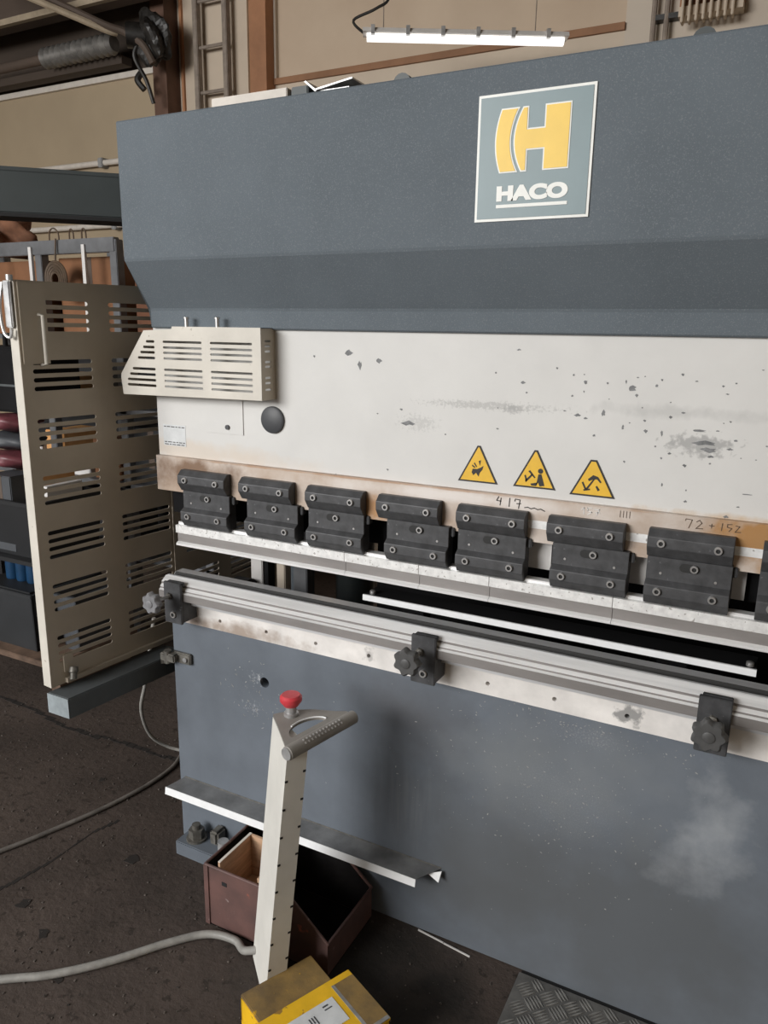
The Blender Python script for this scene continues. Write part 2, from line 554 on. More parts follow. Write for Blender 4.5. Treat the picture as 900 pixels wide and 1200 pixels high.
for (x, y, r) in [(-.058, -.18, .022), (-.198, -.481, .020), (-.049, -.526, .018), (-.5, .1, .012), (.12, -.62, .012)]:
    b = MB()
    pts = [(x + r * (1 + random.uniform(-.4, .4)) * math.cos(a * .628), y + r * (1 + random.uniform(-.4, .4)) * math.sin(a * .628), 0.0) for a in range(10)]
    b.poly(pts, (0, 0, 0.0015))
    b.build('floor_pit', 'crack_dark', FL)
b = MB()
for i in range(1800):
    x, y = random.uniform(-1.3, 1.15), random.uniform(-.95, .5)
    s = random.choice([.002, .003, .004, .006])
    if x > -.05 and y > -.02:
        continue
    a = random.uniform(0, 3.1)
    b.obox((x, y, 0), (s * math.cos(a), s * math.sin(a), 0), (-s * .7 * math.sin(a), s * .7 * math.cos(a), 0), (0, 0, s * .5))
gr = b.build('grit', 'grit', FL)
gr['kind'] = 'stuff'

structure(MB().box((-9, 3.0, 0), (3.2, 3.2, 6)).build('wall_back', 'wall_beige'))
structure(MB().box((3.0, -4.8, 0), (3.2, 3.0, 6)).build('shade_wall_right', 'beam_pale'))  # unseen wall added to block light from the right
structure(MB().box((-5.2, -2.8, 0), (-5.0, 3.0, 6)).build('shade_wall_left', 'wall_panel'))  # unseen wall added to keep daylight off the rack
structure(MB().box((-9, -3.2, 4.35), (3.2, 3.0, 4.5)).build('ceiling', 'ceiling_dark'))
structure(MB().box((0.2, -4.8, 0), (3.0, -4.6, 6)).build('shade_wall_front', 'wall_panel'))  # unseen partial wall added to darken the right-facing sides
WB = bpy.data.objects['wall_back']


def wallpart(name, x0, x1, z0, z1, d, m, bev=0.0):
    return MB().box((x0, 3.0 - d, z0), (x1, 3.0, z1), bev).build(name, m, WB)


wallpart('wall_panel', -4.99, -2.60, 0.0, 3.50, .03, 'wall_panel')
wallpart('panel_cap', -4.99, -2.60, 3.50, 3.54, .06, 'rail_pale')
wallpart('wall_recess', -4.99, -2.60, 3.54, 4.34, .01, 'ceiling_dark')
wallpart('wall_panel', .645, 2.99, 0.0, 4.34, .02, 'wall_light')
wallpart('wall_panel', -2.60, -1.89, 0.0, 4.34, .02, 'wall_cream')
wallpart('ledge', -1.68, .645, 3.30, 3.338, .04, 'ledge_brown')
wallpart('ledge', -1.68, .645, 3.10, 3.30, .02, 'wall_cream')
wallpart('pillar', -1.80, -1.665, 0.0, 4.34, .12, 'pillar_rust')
wallpart('pillar', -2.625, -2.50, 0.0, 4.34, .16, 'pillar_brown')
wallpart('wall_strip', -2.47, -2.45, 0.0, 4.1, .04, 'pillar_rust')
wallpart('wall_strip', -2.49, -2.30, 4.06, 4.12, .08, 'beam_pale')
wallpart('wall_strip', -1.68, -1.65, 3.34, 4.34, .03, 'wall_light')
for z in (2.93, 2.47):
    MB().cyl((-5.2, 2.93, z), (-2.2, 2.93, z), .022, seg=10).build('conduit', 'rail_pale', WB, True)
    for x in (-4.4, -3.55 + (.25 if z > 2.7 else .35), -2.75):
        MB().box((x, 2.90, z - .035), (x + .05, 2.975, z + .035), .006).build('conduit_clip', 'plaster_grey', WB)
MB().box((-3.15, 2.90, 2.23), (-1.6, 2.96, 2.28), .004).build('wall_rail', 'ladder_steel', WB)
# beams and the ribbed duct under the dark ceiling
BE = structure(MB().box((-4.99, 2.62, 3.86), (-2.45, 2.72, 4.34)).build('trim_1', 'beam_dark'))
MB().box((-4.99, 2.58, 3.86), (-2.45, 2.62, 3.90)).build('beam_flange', 'beam_pale', BE)
BE2 = structure(MB().box((-4.99, 1.35, 4.05), (-2.45, 1.5, 4.34)).build('trim_2', 'ceiling_dark'))

t = thing('ribbed_duct', (-3.2, 2.7, 3.6), 'grey ribbed flexible duct joined to a thin pipe under the dark ceiling', 'duct')
b = MB()
prof = []
n = 26
for i in range(n):
    prof.append((i / (n - 1), .062 + .012 * math.cos(i * math.pi)))
b.lathe((-3.56, 2.72, 3.64), (-2.86, 2.72, 3.645), prof, 18)
b.build('flexible_hose', 'duct_foil', t, True)
MB().cyl((-4.99, 2.72, 3.63), (-3.5, 2.72, 3.64), .035, seg=12).build('pipe', 'beam_dark', t, True)
MB().box((-4.99, 2.80, 3.545), (-2.88, 2.9, 3.60)).build('support_beam', 'ceiling_dark', t)

# soot-black heater lump on the brown pillar, with the two struts that lead up from it
t = thing('pillar_heater', (-2.47, 2.7, 3.45), 'soot black heater fan hung on the brown wall pillar', 'heater')
bm = bmesh.new()
bmesh.ops.create_icosphere(bm, subdivisions=4, radius=1)
for v in bm.verts:
    d = 1 + .16 * math.sin(5 * v.co.x + 3 * v.co.z) + .13 * math.sin(7 * v.co.y + 4 * v.co.z + 1) + random.uniform(-.05, .05)
    w = .135 + .03 * v.co.z
    v.co = Vector((v.co.x * w * d - 2.47, v.co.y * .09 * d + 2.70, v.co.z * .155 * d + 3.62))
me = bpy.data.meshes.new('housing')
bm.to_mesh(me)
bm.free()
me.materials.append(MATS['soot_black'])
link('housing', me, t)
MB().cyl((-2.62, 2.60, 3.63), (-2.52, 2.68, 3.63), .08, seg=16).build('fan_ring', 'soot_black', t, True)
MB().tube([(-2.53, 2.64, 3.60), (-2.58, 2.62, 3.50), (-2.54, 2.68, 3.36), (-2.52, 2.72, 3.22)], .014).build('hanging_cable', 'soot_black', t, True)
MB().tube([(-2.60, 2.7, 3.42), (-2.62, 2.68, 3.37), (-2.58, 2.7, 3.31)], .022).build('plug', 'soot_black', t, True)
MB().tube([(-2.69, 2.58, 3.645), (-2.74, 2.5, 3.655), (-3.006, 2.2, 3.766), (-3.53, 1.6, 3.98)], .022).build('strut', 'beam_pale', t, True)
MB().tube([(-2.45, 2.66, 3.45), (-2.50, 2.62, 3.56), (-2.62, 2.58, 3.64), (-2.72, 2.5, 3.675), (-2.978, 2.3, 3.796), (-3.5, 1.9, 4.03)], .024).build('strut', 'beam_dark', t, True)

# wall ladder
t = thing('wall_ladder', (-2.14, 2.93, 0), 'thin brown steel ladder fixed to the cream wall beside the rust-red pillar', 'ladder')
for x in (-2.265, -2.01):
    MB().box((x - .02, 2.88, 0.2), (x + .02, 2.93, 4.3), .004).build('rail', 'ladder_steel', t)
for i in range(14):
    z = .45 + .285 * i
    MB().cyl((-2.265, 2.905, z), (-2.01, 2.905, z), .012, seg=8).build('rung', 'ladder_steel', t, True)
for x in (-2.265, -2.01):
    for z in (.6, 2.2, 4.1):
        MB().box((x - .008, 2.92, z), (x + .008, 2.98, z + .03)).build('bracket', 'ladder_steel', t)

# wall grille at the upper right
t = thing('wall_grille', (1.06, 2.94, 3.28), 'pale radiator grille of upright bars high on the wall', 'grille')
for i in range(8):
    x = .945 + i * .034
    MB().box((x, 2.86, 3.33), (x + .016, 2.89, 4.1), .003).build('bar', 'ladder_steel', t)
    MB().box((x + .002, 2.84, 3.25), (x + .014, 2.90, 3.37), .003).build('bar_foot', 'wall_cream', t)
MB().box((.93, 2.88, 3.29), (1.235, 2.98, 3.335)).build('cross_rail', 'wall_cream', t)
MB().box((.93, 2.90, 3.33), (1.235, 2.98, 4.1)).build('back_plate', 'pillar_rust', t)
t = thing('wall_pipes', (.84, 2.93, 3.0), 'pair of thin brown upright pipes on the wall beside the grille', 'pipe')
for x in (.80, .865):
    MB().cyl((x, 2.93, 0.0), (x, 2.93, 4.3), .014, seg=8).build('pipe', 'ladder_steel', t, True)
MB().box((.80, 2.92, 3.305), (.94, 2.98, 3.33)).build('pipe_clamp', 'soot_black', t)

# batten lamp
A, B = Vector((-.488, 2.09, 3.150)), Vector((.444, 2.574, 3.143))
t = thing('batten_lamp', ((A + B) / 2), 'long lit tube batten lamp hung under the ceiling above the machine', 'lamp')
d = (B - A).normalized()
s = Vector((-d.y, d.x, 0))
L_ = (B - A).length
b = MB()
b.poly([A + s * (-.045) + Vector((0, 0, .022)), A + s * (-.03) + Vector((0, 0, .045)), A + s * .03 + Vector((0, 0, .045)), A + s * .045 + Vector((0, 0, .022))], d * L_)
b.build('housing', 'lamp_housing', t)
b = MB()
e = d * .02
b.poly([A + e + s * (-.024) + Vector((0, 0, .020)), A + e + s * (-.024) + Vector((0, 0, .002)), A + e + s * (-.012) + Vector((0, 0, -.010)), A + e + s * .012 + Vector((0, 0, -.010)), A + e + s * .024 + Vector((0, 0, .002)), A + e + s * .024 + Vector((0, 0, .020))], d * (L_ - .04))
b.build('diffuser', 'lamp_lit', t)
for k in range(6):
    q = A + d * L_ * (.04 + .17 * k)
    MB().obox(q - s * .05 + Vector((0, 0, .01)), d * .02, s * .1, (0, 0, .042)).build('clip', 'galvanised', t)
for k in (.1, .84):
    q = A + d * L_ * k
    MB().cyl(q + Vector((0, 0, .045)), q + Vector((0, 0, 4.35 - 3.15)), .003, seg=6).build('hanging_wire', 'ladder_steel', t)
MB().tube([A + Vector((0, 0, .03)), A + Vector((-.05, -.01, .09)), A + Vector((.06, .03, .14)), A + Vector((.12, .06, .2)), A + Vector((.10, .05, .4)), A + Vector((.08, .04, 1.19))], .007).build('power_cable', 'soot_black', t, True)

# ------------------------------------------------------------------ press brake
PB = thing('press_brake', (1.2, 0.45, 0), 'large blue-grey and cream press brake with a yellow H sign on its upper cover', 'press brake')
XR = 2.75
YP = 0.035      # painted ram plate
# upper cover
cov = MB().prism([(-.07, 2.238), (-.07, 1.879), (.022, 1.748), (.022, 1.695), (.032, 1.695), (.032, 1.76), (.60, 1.76), (.60, 2.238)], -.045, XR, bevel=.004).build('upper_cover', 'cover_paint', PB)
for x in (.746, 1.422):
    b = MB()
    b.box((x - .022, .09, 2.236), (x + .022, .13, 2.275), .004)
    b.cyl((x, .08, 2.275), (x, .14, 2.275), .024, seg=16)
    b.build('lifting_lug', 'arm_paint', PB, True)
MB().box((.345, .2, 2.236), (.40, .34, 2.345), .003).build('switch_box', 'arm_paint', PB)
# ram
ram = MB().box((-.05, YP, 1.313), (XR, YP + .05, 1.77), .001).build('ram_plate', 'ram_paint', PB)
MB().box((-.05, YP - .015, 1.206), (XR, YP + .05, 1.3135)).build('ram_lower_edge', 'rusty_steel', PB)
MB().box((1.13, YP - .0153, 1.240), (XR, YP - .012, 1.260)).build('clamp_bar', 'punch_lip_steel', PB)
# brand sign
YS = -.07
sg = link('sign_plate', flat([(1.006, 1.930), (1.252, 1.930), (1.252, 2.180), (1.006, 2.180)], [], .003, (0, YS - .0015, 0), X3, Z3, 'sign_plate', 'sign_white'), PB)
link('sign_field', flat([(1.0115, 1.9355), (1.2465, 1.9355), (1.2465, 2.1745), (1.0115, 2.1745)], [], .002, (0, YS - .0032, 0), X3, Z3, 'sign_field', 'sign_teal'), sg)


def arc(x_end, x_mid, z0, z1, n=14):
    out = []
    for i in range(n + 1):
        k = i / n
        out.append((x_end + (x_mid - x_end) * (1 - (2 * k - 1) ** 2), z0 + (z1 - z0) * k))
    return out


zt, zb = 2.150, 2.025
crescent = arc(1.058, 1.046, zb, zt) + arc(1.098, 1.081, zb, zt)[::-1]
hshape = arc(1.1045, 1.0865, zb, zt) + [(1.117, zt), (1.117, 2.108), (1.151, 2.108), (1.151, zt), (1.2055, zt), (1.2055, zb), (1.151, zb), (1.151, 2.066), (1.117, 2.066), (1.117, zb)]


def inset(poly, d):
    n = len(poly)
    area = sum(poly[i][0] * poly[(i + 1) % n][1] - poly[(i + 1) % n][0] * poly[i][1] for i in range(n))
    sg_ = 1 if area > 0 else -1
    out = []
    for i in range(n):
        p0, p1, p2 = Vector(poly[i - 1]), Vector(poly[i]), Vector(poly[(i + 1) % n])
        a, c = (p1 - p0).normalized(), (p2 - p1).normalized()
        na, nc = Vector((-a.y, a.x)) * sg_, Vector((-c.y, c.x)) * sg_
        mvec = na + nc
        k = d / max(.35, (1 + na.dot(nc)))
        out.append(tuple(p1 + mvec * k))
    return out


for shp in (crescent, hshape):
    w = link('logo_outline', flat(shp, [], .0014, (0, YS - .0046, 0), X3, Z3, 'logo_outline', 'sign_white'), sg)
    link('logo_fill', flat(inset(shp, .0028), [], .0012, (0, YS - .0056, 0), X3, Z3, 'logo_fill', 'sign_yellow'), sg)
lt = text_mesh('HACO', .0400, (0, 0, 0), X3, Z3, .0014, 'sign_lettering', 'sign_white', offset=.0026, xscale=1.0)
xs = [v.co.x for v in lt.vertices]
zs = [v.co.z for v in lt.vertices]
sx, sz = .153 / (max(xs) - min(xs)), .031 / (max(zs) - min(zs))
lt.transform(Matrix.Translation((1.0545, YS - .0046, 1.969)) @ Matrix.Diagonal((sx, 1, sz, 1)) @ Matrix.Translation((-min(xs), 0, -min(zs))))
link('sign_lettering', lt, sg)
link('sign_underline', flat([(1.0545, 1.956), (1.2075, 1.956), (1.2075, 1.9625), (1.0545, 1.9625)], [], .0014, (0, YS - .0046, 0), X3, Z3, 'sign_underline', 'sign_white'), sg)

# warning triangles
picts = []
# 1: hand pressed by a punch
picts.append([[(-.014, -.010), (-.010, -.016), (-.004, -.010), (.002, -.018), (.004, -.010), (.010, -.002), (.012, .006), (.006, .002), (-.002, -.002), (-.012, -.002)], [(.001, .016), (.006, .018), (.004, .006)], [(-.010, .010), (-.008, .012), (-.002, .003), (-.004, .002)], [(-.014, .004), (-.013, .007), (-.006, .002), (-.008, .000)]])
# 2: person at a bending sheet
picts.append([circ(.012, .006, .0055, 10), [(.008, -.001), (.014, .000), (.022, -.024), (.012, -.026), (.008, -.018), (-.008, -.022), (-.006, -.026), (.004, -.026)], [(-.020, -.016), (-.018, -.020), (-.004, -.004), (-.006, -.001)], [(-.014, .004), (-.010, .006), (.002, -.008), (.000, -.010)], [(-.022, -.006), (-.019, -.004), (-.015, -.016), (-.018, -.018)]])
# 3: hammering sheet
picts.append([[(-.010, .004), (.000, .013), (.010, .010), (.017, .000), (.015, -.002), (.008, .005), (.000, .004), (-.008, .000)], [(.000, .004), (.004, .005), (-.010, -.018), (-.014, -.017)], [(-.022, -.004), (-.019, -.002), (-.012, -.016), (-.015, -.018)], [(.006, -.010), (.009, -.008), (.015, -.016), (.011, -.019)], [(-.018, -.018), (-.017, -.021), (-.004, -.018), (-.005, -.015)]])
for k, (ax, az) in enumerate([(1.0, 1.428), (1.144, 1.429), (1.282, 1.424)]):
    w, hgt = .0525, .094
    tri = [(ax - w, az - hgt), (ax + w, az - hgt), (ax + .004, az - .002), (ax - .004, az - .002)] if k < 2 else [(ax - w, az - hgt), (ax + w, az - hgt), (ax + .006, az - .008), (ax - .009, az - .008), (ax - .020, az - .030)]
    st = link('warning_sticker', flat(tri, [], .0012, (0, YP - .0006, 0), X3, Z3, 'warning_sticker', 'print_black'), PB)
    fld = inset(tri, .0042)
    link('yellow_field', flat(fld, [], .0008, (0, YP - .0014, 0), X3, Z3, 'yellow_field', 'warning_yellow'), st)
    b = MB()
    for pl in picts[k]:
        b.poly([(ax + x * 1.15, YP - .0026, az - .058 + z * 1.15) for x, z in pl], (0, .0008, 0))
    b.build('pictogram', 'print_black', st)

# chipped paint and scuffs on the ram plate, one mesh of flat flakes
CH = [(0.628,1.64,0.012,0.0099),(0.662,1.609,0.007,0.0116),(0.718,1.622,0.009,0.0079),(0.522,1.628,0.004,0.0035),(0.785,1.502,0.005,0.0029),(0.805,1.468,0.021,0.0066),(1.088,1.659,0.006,0.0023),(1.034,1.604,0.003,0.0026),(1.102,1.584,0.006,0.0046),(1.112,1.561,0.003,0.0026),(1.043,1.521,0.002,0.0018),(1.045,1.471,0.004,0.0023),(0.909,1.447,0.003,0.002),(0.716,1.487,0.003,0.002),(0.748,1.342,0.004,0.0026),(0.589,1.313,0.005,0.0022),(1.181,1.62,0.003,0.0027),(1.22,1.606,0.003,0.0027),(1.244,1.608,0.002,0.0018),(1.248,1.591,0.005,0.005),(1.246,1.57,0.002,0.0027),(1.22,1.559,0.003,0.0027),(1.297,1.591,0.003,0.0027),(1.337,1.596,0.002,0.0045),(1.361,1.606,0.003,0.0019),(1.376,1.609,0.002,0.0014),(1.351,1.582,0.01,0.0076),(1.362,1.567,0.004,0.0041),(1.412,1.603,0.003,0.0027),(1.402,1.59,0.004,0.0036),(1.453,1.616,0.004,0.0032),(1.482,1.603,0.004,0.0015),(1.535,1.595,0.003,0.0027),(1.559,1.602,0.003,0.0019),(1.545,1.579,0.004,0.0018),(1.376,1.541,0.002,0.0018),(1.303,1.556,0.002,0.0014),(1.434,1.556,0.002,0.0018),(1.235,1.516,0.008,0.0041),(1.254,1.51,0.005,0.003),(1.293,1.524,0.005,0.0079),(1.205,1.524,0.004,0.0018),(1.384,1.513,0.004,0.0027),(1.352,1.506,0.002,0.0018),(1.388,1.49,0.005,0.0045),(1.437,1.524,0.004,0.004),(1.462,1.535,0.005,0.0027),(1.544,1.518,0.002,0.0015),(1.557,1.522,0.003,0.002),(1.338,1.495,0.003,0.0063),(1.422,1.488,0.003,0.007),(1.276,1.472,0.004,0.003),(1.497,1.499,0.017,0.0031),(1.51,1.473,0.028,0.0056),(1.521,1.459,0.019,0.006),(1.562,1.464,0.007,0.0028),(1.571,1.483,0.005,0.0025),(1.526,1.445,0.008,0.0029),(1.526,1.43,0.003,0.0022),(1.476,1.421,0.005,0.0036),(1.426,1.433,0.003,0.0027),(1.442,1.445,0.004,0.0032),(1.411,1.458,0.003,0.0022),(1.348,1.418,0.003,0.0027),(1.433,1.374,0.002,0.0054),(1.485,1.342,0.004,0.0027),(1.605,1.371,0.013,0.0014),(1.591,1.342,0.004,0.0016),(1.57,1.318,0.006,0.0034),(1.484,1.367,0.002,0.0023),(1.631,1.476,0.003,0.002),(1.614,1.446,0.002,0.0014),(1.585,1.447,0.002,0.0014),(1.606,1.631,0.003,0.0013),(1.534,1.501,0.005,0.0015)]
b = MB()
rc = random.Random(3)
for x, z, rx, rz in CH:
    n_ = 9
    ph = rc.uniform(0, 6)
    b.poly([(x + rx * (.8 + .35 * math.sin(2.7 * k + ph)) * math.cos(2 * math.pi * k / n_), YP - .0005, z + rz * (.8 + .35 * math.cos(3.1 * k + ph)) * math.sin(2 * math.pi * k / n_)) for k in range(n_)], (0, .0006, 0))
ch = b.build('paint_chips', 'chip_grey', PB)
ch['kind'] = 'stuff'
# small fittings on the ram
lb = link('rating_label', flat([(-.028, 1.345), (.060, 1.345), (.060, 1.409), (-.028, 1.409)], [], .001, (0, YP - .0005, 0), X3, Z3, 'rating_label', 'label_silver'), PB)
b = MB()
for z0 in (1.404, 1.357, 1.350):
    x = -.024
    while x < .052:
        wv = random.uniform(.006, .018)
        b.box((x, YP - .0016, z0 - .0025), (min(x + wv, .056), YP - .0008, z0))
        x += wv + .004
b.build('label_print', 'print_black', lb)
ac = link('access_plate', flat([(.142, 1.397), (.279, 1.397), (.279, 1.50), (.142, 1.50)], [], .003, (0, YP - .0015, 0), X3, Z3, 'access_plate', 'ram_paint'), PB)
MB().cyl((.224, YP - .008, 1.417), (.224, YP - .002, 1.417), .007, seg=14).build('screw', 'disc_grey', ac, True)
MB().lathe((.384, YP - .010, 1.449), (.384, YP, 1.449), [(0, .034), (.3, .038), (1, .038)], 32).build('round_cap', 'disc_grey', PB, True)

# handwriting on the bare lower edge
YH = YP - .0158
hw = [[(1.062, 1.308), (1.057, 1.298), (1.068, 1.297)], [(1.068, 1.305), (1.066, 1.287)],
      [(1.090, 1.307), (1.089, 1.286)],
      [(1.103, 1.301), (1.104, 1.3065), (1.116, 1.3055), (1.113, 1.284)], [(1.108, 1.2955), (1.118, 1.2965)],
      [(1.128, 1.288), (1.136, 1.290), (1.144, 1.287), (1.152, 1.290), (1.160, 1.287), (1.168, 1.289), (1.178, 1.285)]]
ribbon(hw, .0022, YH, 'handwriting', 'ink', PB)
hw = [[(1.491, 1.303), (1.492, 1.307), (1.505, 1.306), (1.499, 1.287)],
      [(1.514, 1.303), (1.520, 1.307), (1.525, 1.301), (1.514, 1.288), (1.528, 1.289)],
      [(1.540, 1.298), (1.550, 1.298)], [(1.545, 1.302), (1.545, 1.293)],
      [(1.566, 1.306), (1.565, 1.290)], [(1.585, 1.306), (1.576, 1.305), (1.576, 1.299), (1.585, 1.297), (1.580, 1.290)], [(1.592, 1.304), (1.600, 1.303), (1.592, 1.290), (1.603, 1.291)]]
ribbon(hw, .0016, YH, 'handwriting', 'wire_brown', PB)
hw = [[(1.264, 1.300), (1.270, 1.305), (1.270, 1.290)], [(1.288, 1.306), (1.278, 1.305), (1.279, 1.299), (1.288, 1.296), (1.279, 1.290)], [(1.294, 1.304), (1.305, 1.304), (1.299, 1.290)], [(1.296, 1.297), (1.306, 1.297)]]
ribbon(hw, .0022, YH, 'handwriting', 'chalk', PB)
hw = [[(1.352 + .007 * i, 1.308), (1.352 + .007 * i, 1.293)] for i in range(4)]
ribbon(hw, .0013, YH, 'handwriting', 'wire_brown', PB)

# bed
link('bed_apron', flat([(0, 0.004), (XR, 0.004), (XR, .793), (0, .793)], [circ(.358, .654, .0165)], .03, (0, .015, 0), X3, Z3, 'bed_apron', 'apron_paint'), PB)
MB().cyl((.358, .032, .654), (.358, .12, .654), .02, seg=20).build('cable_hole', 'black', PB, True)
holes = [.0245 + .1735 * k for k in range(1, 16)]
link('bed_plate', flat([(.012, .791), (XR, .791), (XR, .8645), (.012, .8645)], [circ(x, .8225, .0058, 12) for x in holes], .03, (0, .011, 0), X3, Z3, 'bed_plate', 'bare_bed_steel'), PB)
MB().box((.02, .03, .02), (XR, .098, .8645)).build('bed_beam', 'black_and_shade', PB)
MB().box((.07, .12, .02), (XR, .75, .62)).build('bed_body', 'black_and_shade', PB)
# pale paint flecks and scratches on the apron, one mesh
b = MB()
rf = random.Random(11)
for k in range(620):
    if k < 420:
        x, z = rf.gauss(1.22, .20), rf.gauss(.56, .15)
    elif k < 540:
        x, z = rf.gauss(1.32, .13), rf.gauss(.75, .025)
    else:
        x, z = rf.gauss(.31, .05), rf.gauss(.61, .055)
    r = rf.choice([.0006, .0007, .0009, .0011, .0014, .0020])
    if not (.03 < x < 1.75 and .08 < z < .785) or (x - .358) ** 2 + (z - .654) ** 2 < .0006:
        continue
    a = rf.uniform(0, 3.14)
    e = rf.uniform(1.0, 2.2) if k < 540 else rf.uniform(1, 5)
    ca, sa = math.cos(a), math.sin(a)
    b.poly([(x + r * (e * c_ * ca - s_ * sa), -.0004, z + r * (e * c_ * sa + s_ * ca)) for c_, s_ in ((1, 0), (.2, .8), (-.9, .3), (-.4, -.7), (.5, -.6))], (0, .0006, 0))
fk = b.build('paint_flecks', 'fleck_pale', PB)
fk['kind'] = 'stuff'
# foot with anchor nut at the corner
ft = MB().box((.045, -.088, 0), (.30, .0, .05), .003).build('base_foot', 'apron_paint', PB)
b = MB()
b.cyl((.10, -.045, .05), (.10, -.045, .058), .034, seg=20)
b.cyl((.10, -.045, .058), (.10, -.045, .088), .026, seg=6)
b.cyl((.10, -.045, .088), (.10, -.045, .104), .014, seg=12)
b.build('anchor_nut', 'dirty_steel', ft)
MB().box((.155, -.05, .05), (.19, .0, .10), .008).build('foot_gusset', 'dirty_steel', ft)
MB().cyl((.215, -.05, .05), (.215, -.05, .085), .018, seg=14).build('levelling_screw', 'galvanised', ft, True)
# back of the machine: frames, stanchions and an added black box painting the shade in the throat
MB().box((.45, .55, .55), (XR, .75, 1.76)).build('throat_shade_box', 'black_and_shade', PB)
MB().box((-.03, .62, .02), (.06, .75, 1.75), .004).build('side_frame', 'cover_paint', PB)
for x0, x1, mm in ((.055, .105, 'white_card'), (.165, .20, 'wall_light'), (.235, .29, 'rack_steel')):
    MB().box((x0, .34, .62), (x1, .38, 1.4), .003).build('rear_post', mm, PB)
MB().box((.115, .34, .62), (.130, .38, 1.4)).build('rear_post', 'black_and_shade', PB)
MB().box((1.125, .062, 1.128), (1.190, .075, 1.21)).build('ram_rib', 'white_card', PB)
MB().box((1.365, .062, 1.128), (1.422, .075, 1.21)).build('ram_rib', 'white_card', PB)
MB().box((1.598, .062, 1.128), (1.625, .075, 1.21)).build('ram_rib', 'white_card', PB)
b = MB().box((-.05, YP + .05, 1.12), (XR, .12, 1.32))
b.build('ram_back', 'black_and_shade', PB)
# rear slotted side guard seen through the throat
hs = []
for z in (.772, .925, 1.08):
    for c0 in (.26, .50, .74):
        for i in range(4):
            hs.append(slot(c0, c0 + .17, z + .0225 * i, .011))
link('rear_guard', flat([(.20, .62), (.95, .62), (.95, 1.24), (.20, 1.24)], hs, .002, (-.165, 0, 0), Y3, Z3, 'rear_guard', 'guard_sheet_shaded'), PB)
b = MB()
b.cyl((.02, .30, .80), (.08, .30, .80), .05, seg=20)
b.box((.0, .26, .70), (.06, .36, .78))
b.build('rear_motor', 'black', PB, True)

# ------------------------------------------------------------------ punch holders
def bolt_mesh(r, h):
    """socket-head screw pointing -y, seated at y = 0"""
    b = MB()
    seg = 16
    b.lathe((0, 0, 0), (0, -h, 0), [(0, r), (.8, r), (1, r * .9)], seg, 0, caps=False)
    b.lathe((0, -h, 0), (0, -h * .9, 0), [(0, r * .9), (0.01, r * .56), (1, r * .54)], seg, 0, caps=False)
    b.cyl((0, -h * .45, 0), (0, -h * .5, 0), r * .58, seg=6, mi=1)
    return b.mesh('bolt', ['bolt_ring', 'socket_dark'], True)


BOLT = bolt_mesh(.0088, .007)
WH = .176
up_me = MB().prism([(.0195, .173), (.003, .173), (-.014, .157), (-.014, .134), (.002, .110), (.0195, .110)], 0, WH, bevel=.0012).mesh('upper_clamp', 'holder_black')
body_me = MB().prism([(.002, .006), (.002, .1095), (.0195, .1095), (.0195, .097), (.034, .097), (.034, .0065)], 0, WH, bevel=.001).mesh('wedge_plate', 'holder_black')
low_me = MB().prism([(.0115, .0575), (.001, .0575), (-.014, .047), (-.014, .022), (.001, .0005), (.0115, .0005)], 0, WH, bevel=.0012).mesh('lower_clamp', 'holder_black')
# a notch in front of the wedge plate
sl_me = flat([(x, z) for x, z in slot(-.021, .021, 0, .019)], [], .0016, (0, .0016, 0), X3, Z3, 'adjusting_slot', 'socket_dark')
pin_me = MB().cyl((0, .003, 0), (0, .0005, 0), .0030, seg=8).mesh('pin', 'bolt_ring')
tab_me = MB().box((WH, .012, .083), (WH + .010, .034, .106), .002).mesh('side_tab', 'holder_black')
starts = [.062, .290, .518, .739, .964, 1.193, 1.420, 1.650, 1.878, 2.105]
shifts = [.006, .018, .002, .026, .002, .014, .002, 0, 0, 0]
slot_dx = [.000, .004, -.006, .000, .002, .000, .004, 0, 0, 0]
labels = ['black steel punch holder beside the slotted side guard, first in the row',
          'black steel punch holder second from the slotted side guard, its lower half shifted sideways',
          'black steel punch holder third from the slotted side guard',
          'black steel punch holder fourth from the slotted guard, lower half shifted well sideways',
          'black steel punch holder right below the handwritten number 417',
          'black steel punch holder below the third warning triangle and the chalked number',
          'black steel punch holder below the handwritten 72 on the rusty ram edge',
          'black steel punch holder next after the one below the handwritten 72']
for k in range(8):
    h = thing('punch_holder', (starts[k], 0, 1.108), labels[k], 'punch holder', 'punch holders clamped along the ram')
    dx = shifts[k]
    parts = {}
    for nm, me, loc, par in [('upper_clamp', up_me, (0, 0, 0), None), ('wedge_plate', body_me, (dx, 0, 0), None), ('lower_clamp', low_me, (dx, 0, 0), None), ('side_tab', tab_me, (dx, 0, 0), None),
                             ('bolt', BOLT, (.030, -.0135, .1450), 'upper_clamp'), ('bolt', BOLT, (.146, -.0135, .1450), 'upper_clamp'),
                             ('bolt', BOLT, (.029, -.0135, .0345), 'lower_clamp'), ('bolt', BOLT, (.143, -.0135, .0345), 'lower_clamp'),
                             ('adjusting_slot', sl_me, (.086 + slot_dx[k], 0, .092), 'wedge_plate'), ('bolt', BOLT, (.096 + slot_dx[k], .002, .0925), 'wedge_plate'),
                             ('pin', pin_me, (.031, 0, .073), 'wedge_plate'), ('pin', pin_me, (.145, 0, .069), 'wedge_plate')]:
        o = bpy.data.objects.new(nm, me)
        COL.objects.link(o)
        o.parent = parts[par] if par else h
        o.location = loc
        if not par:
            parts[nm] = o

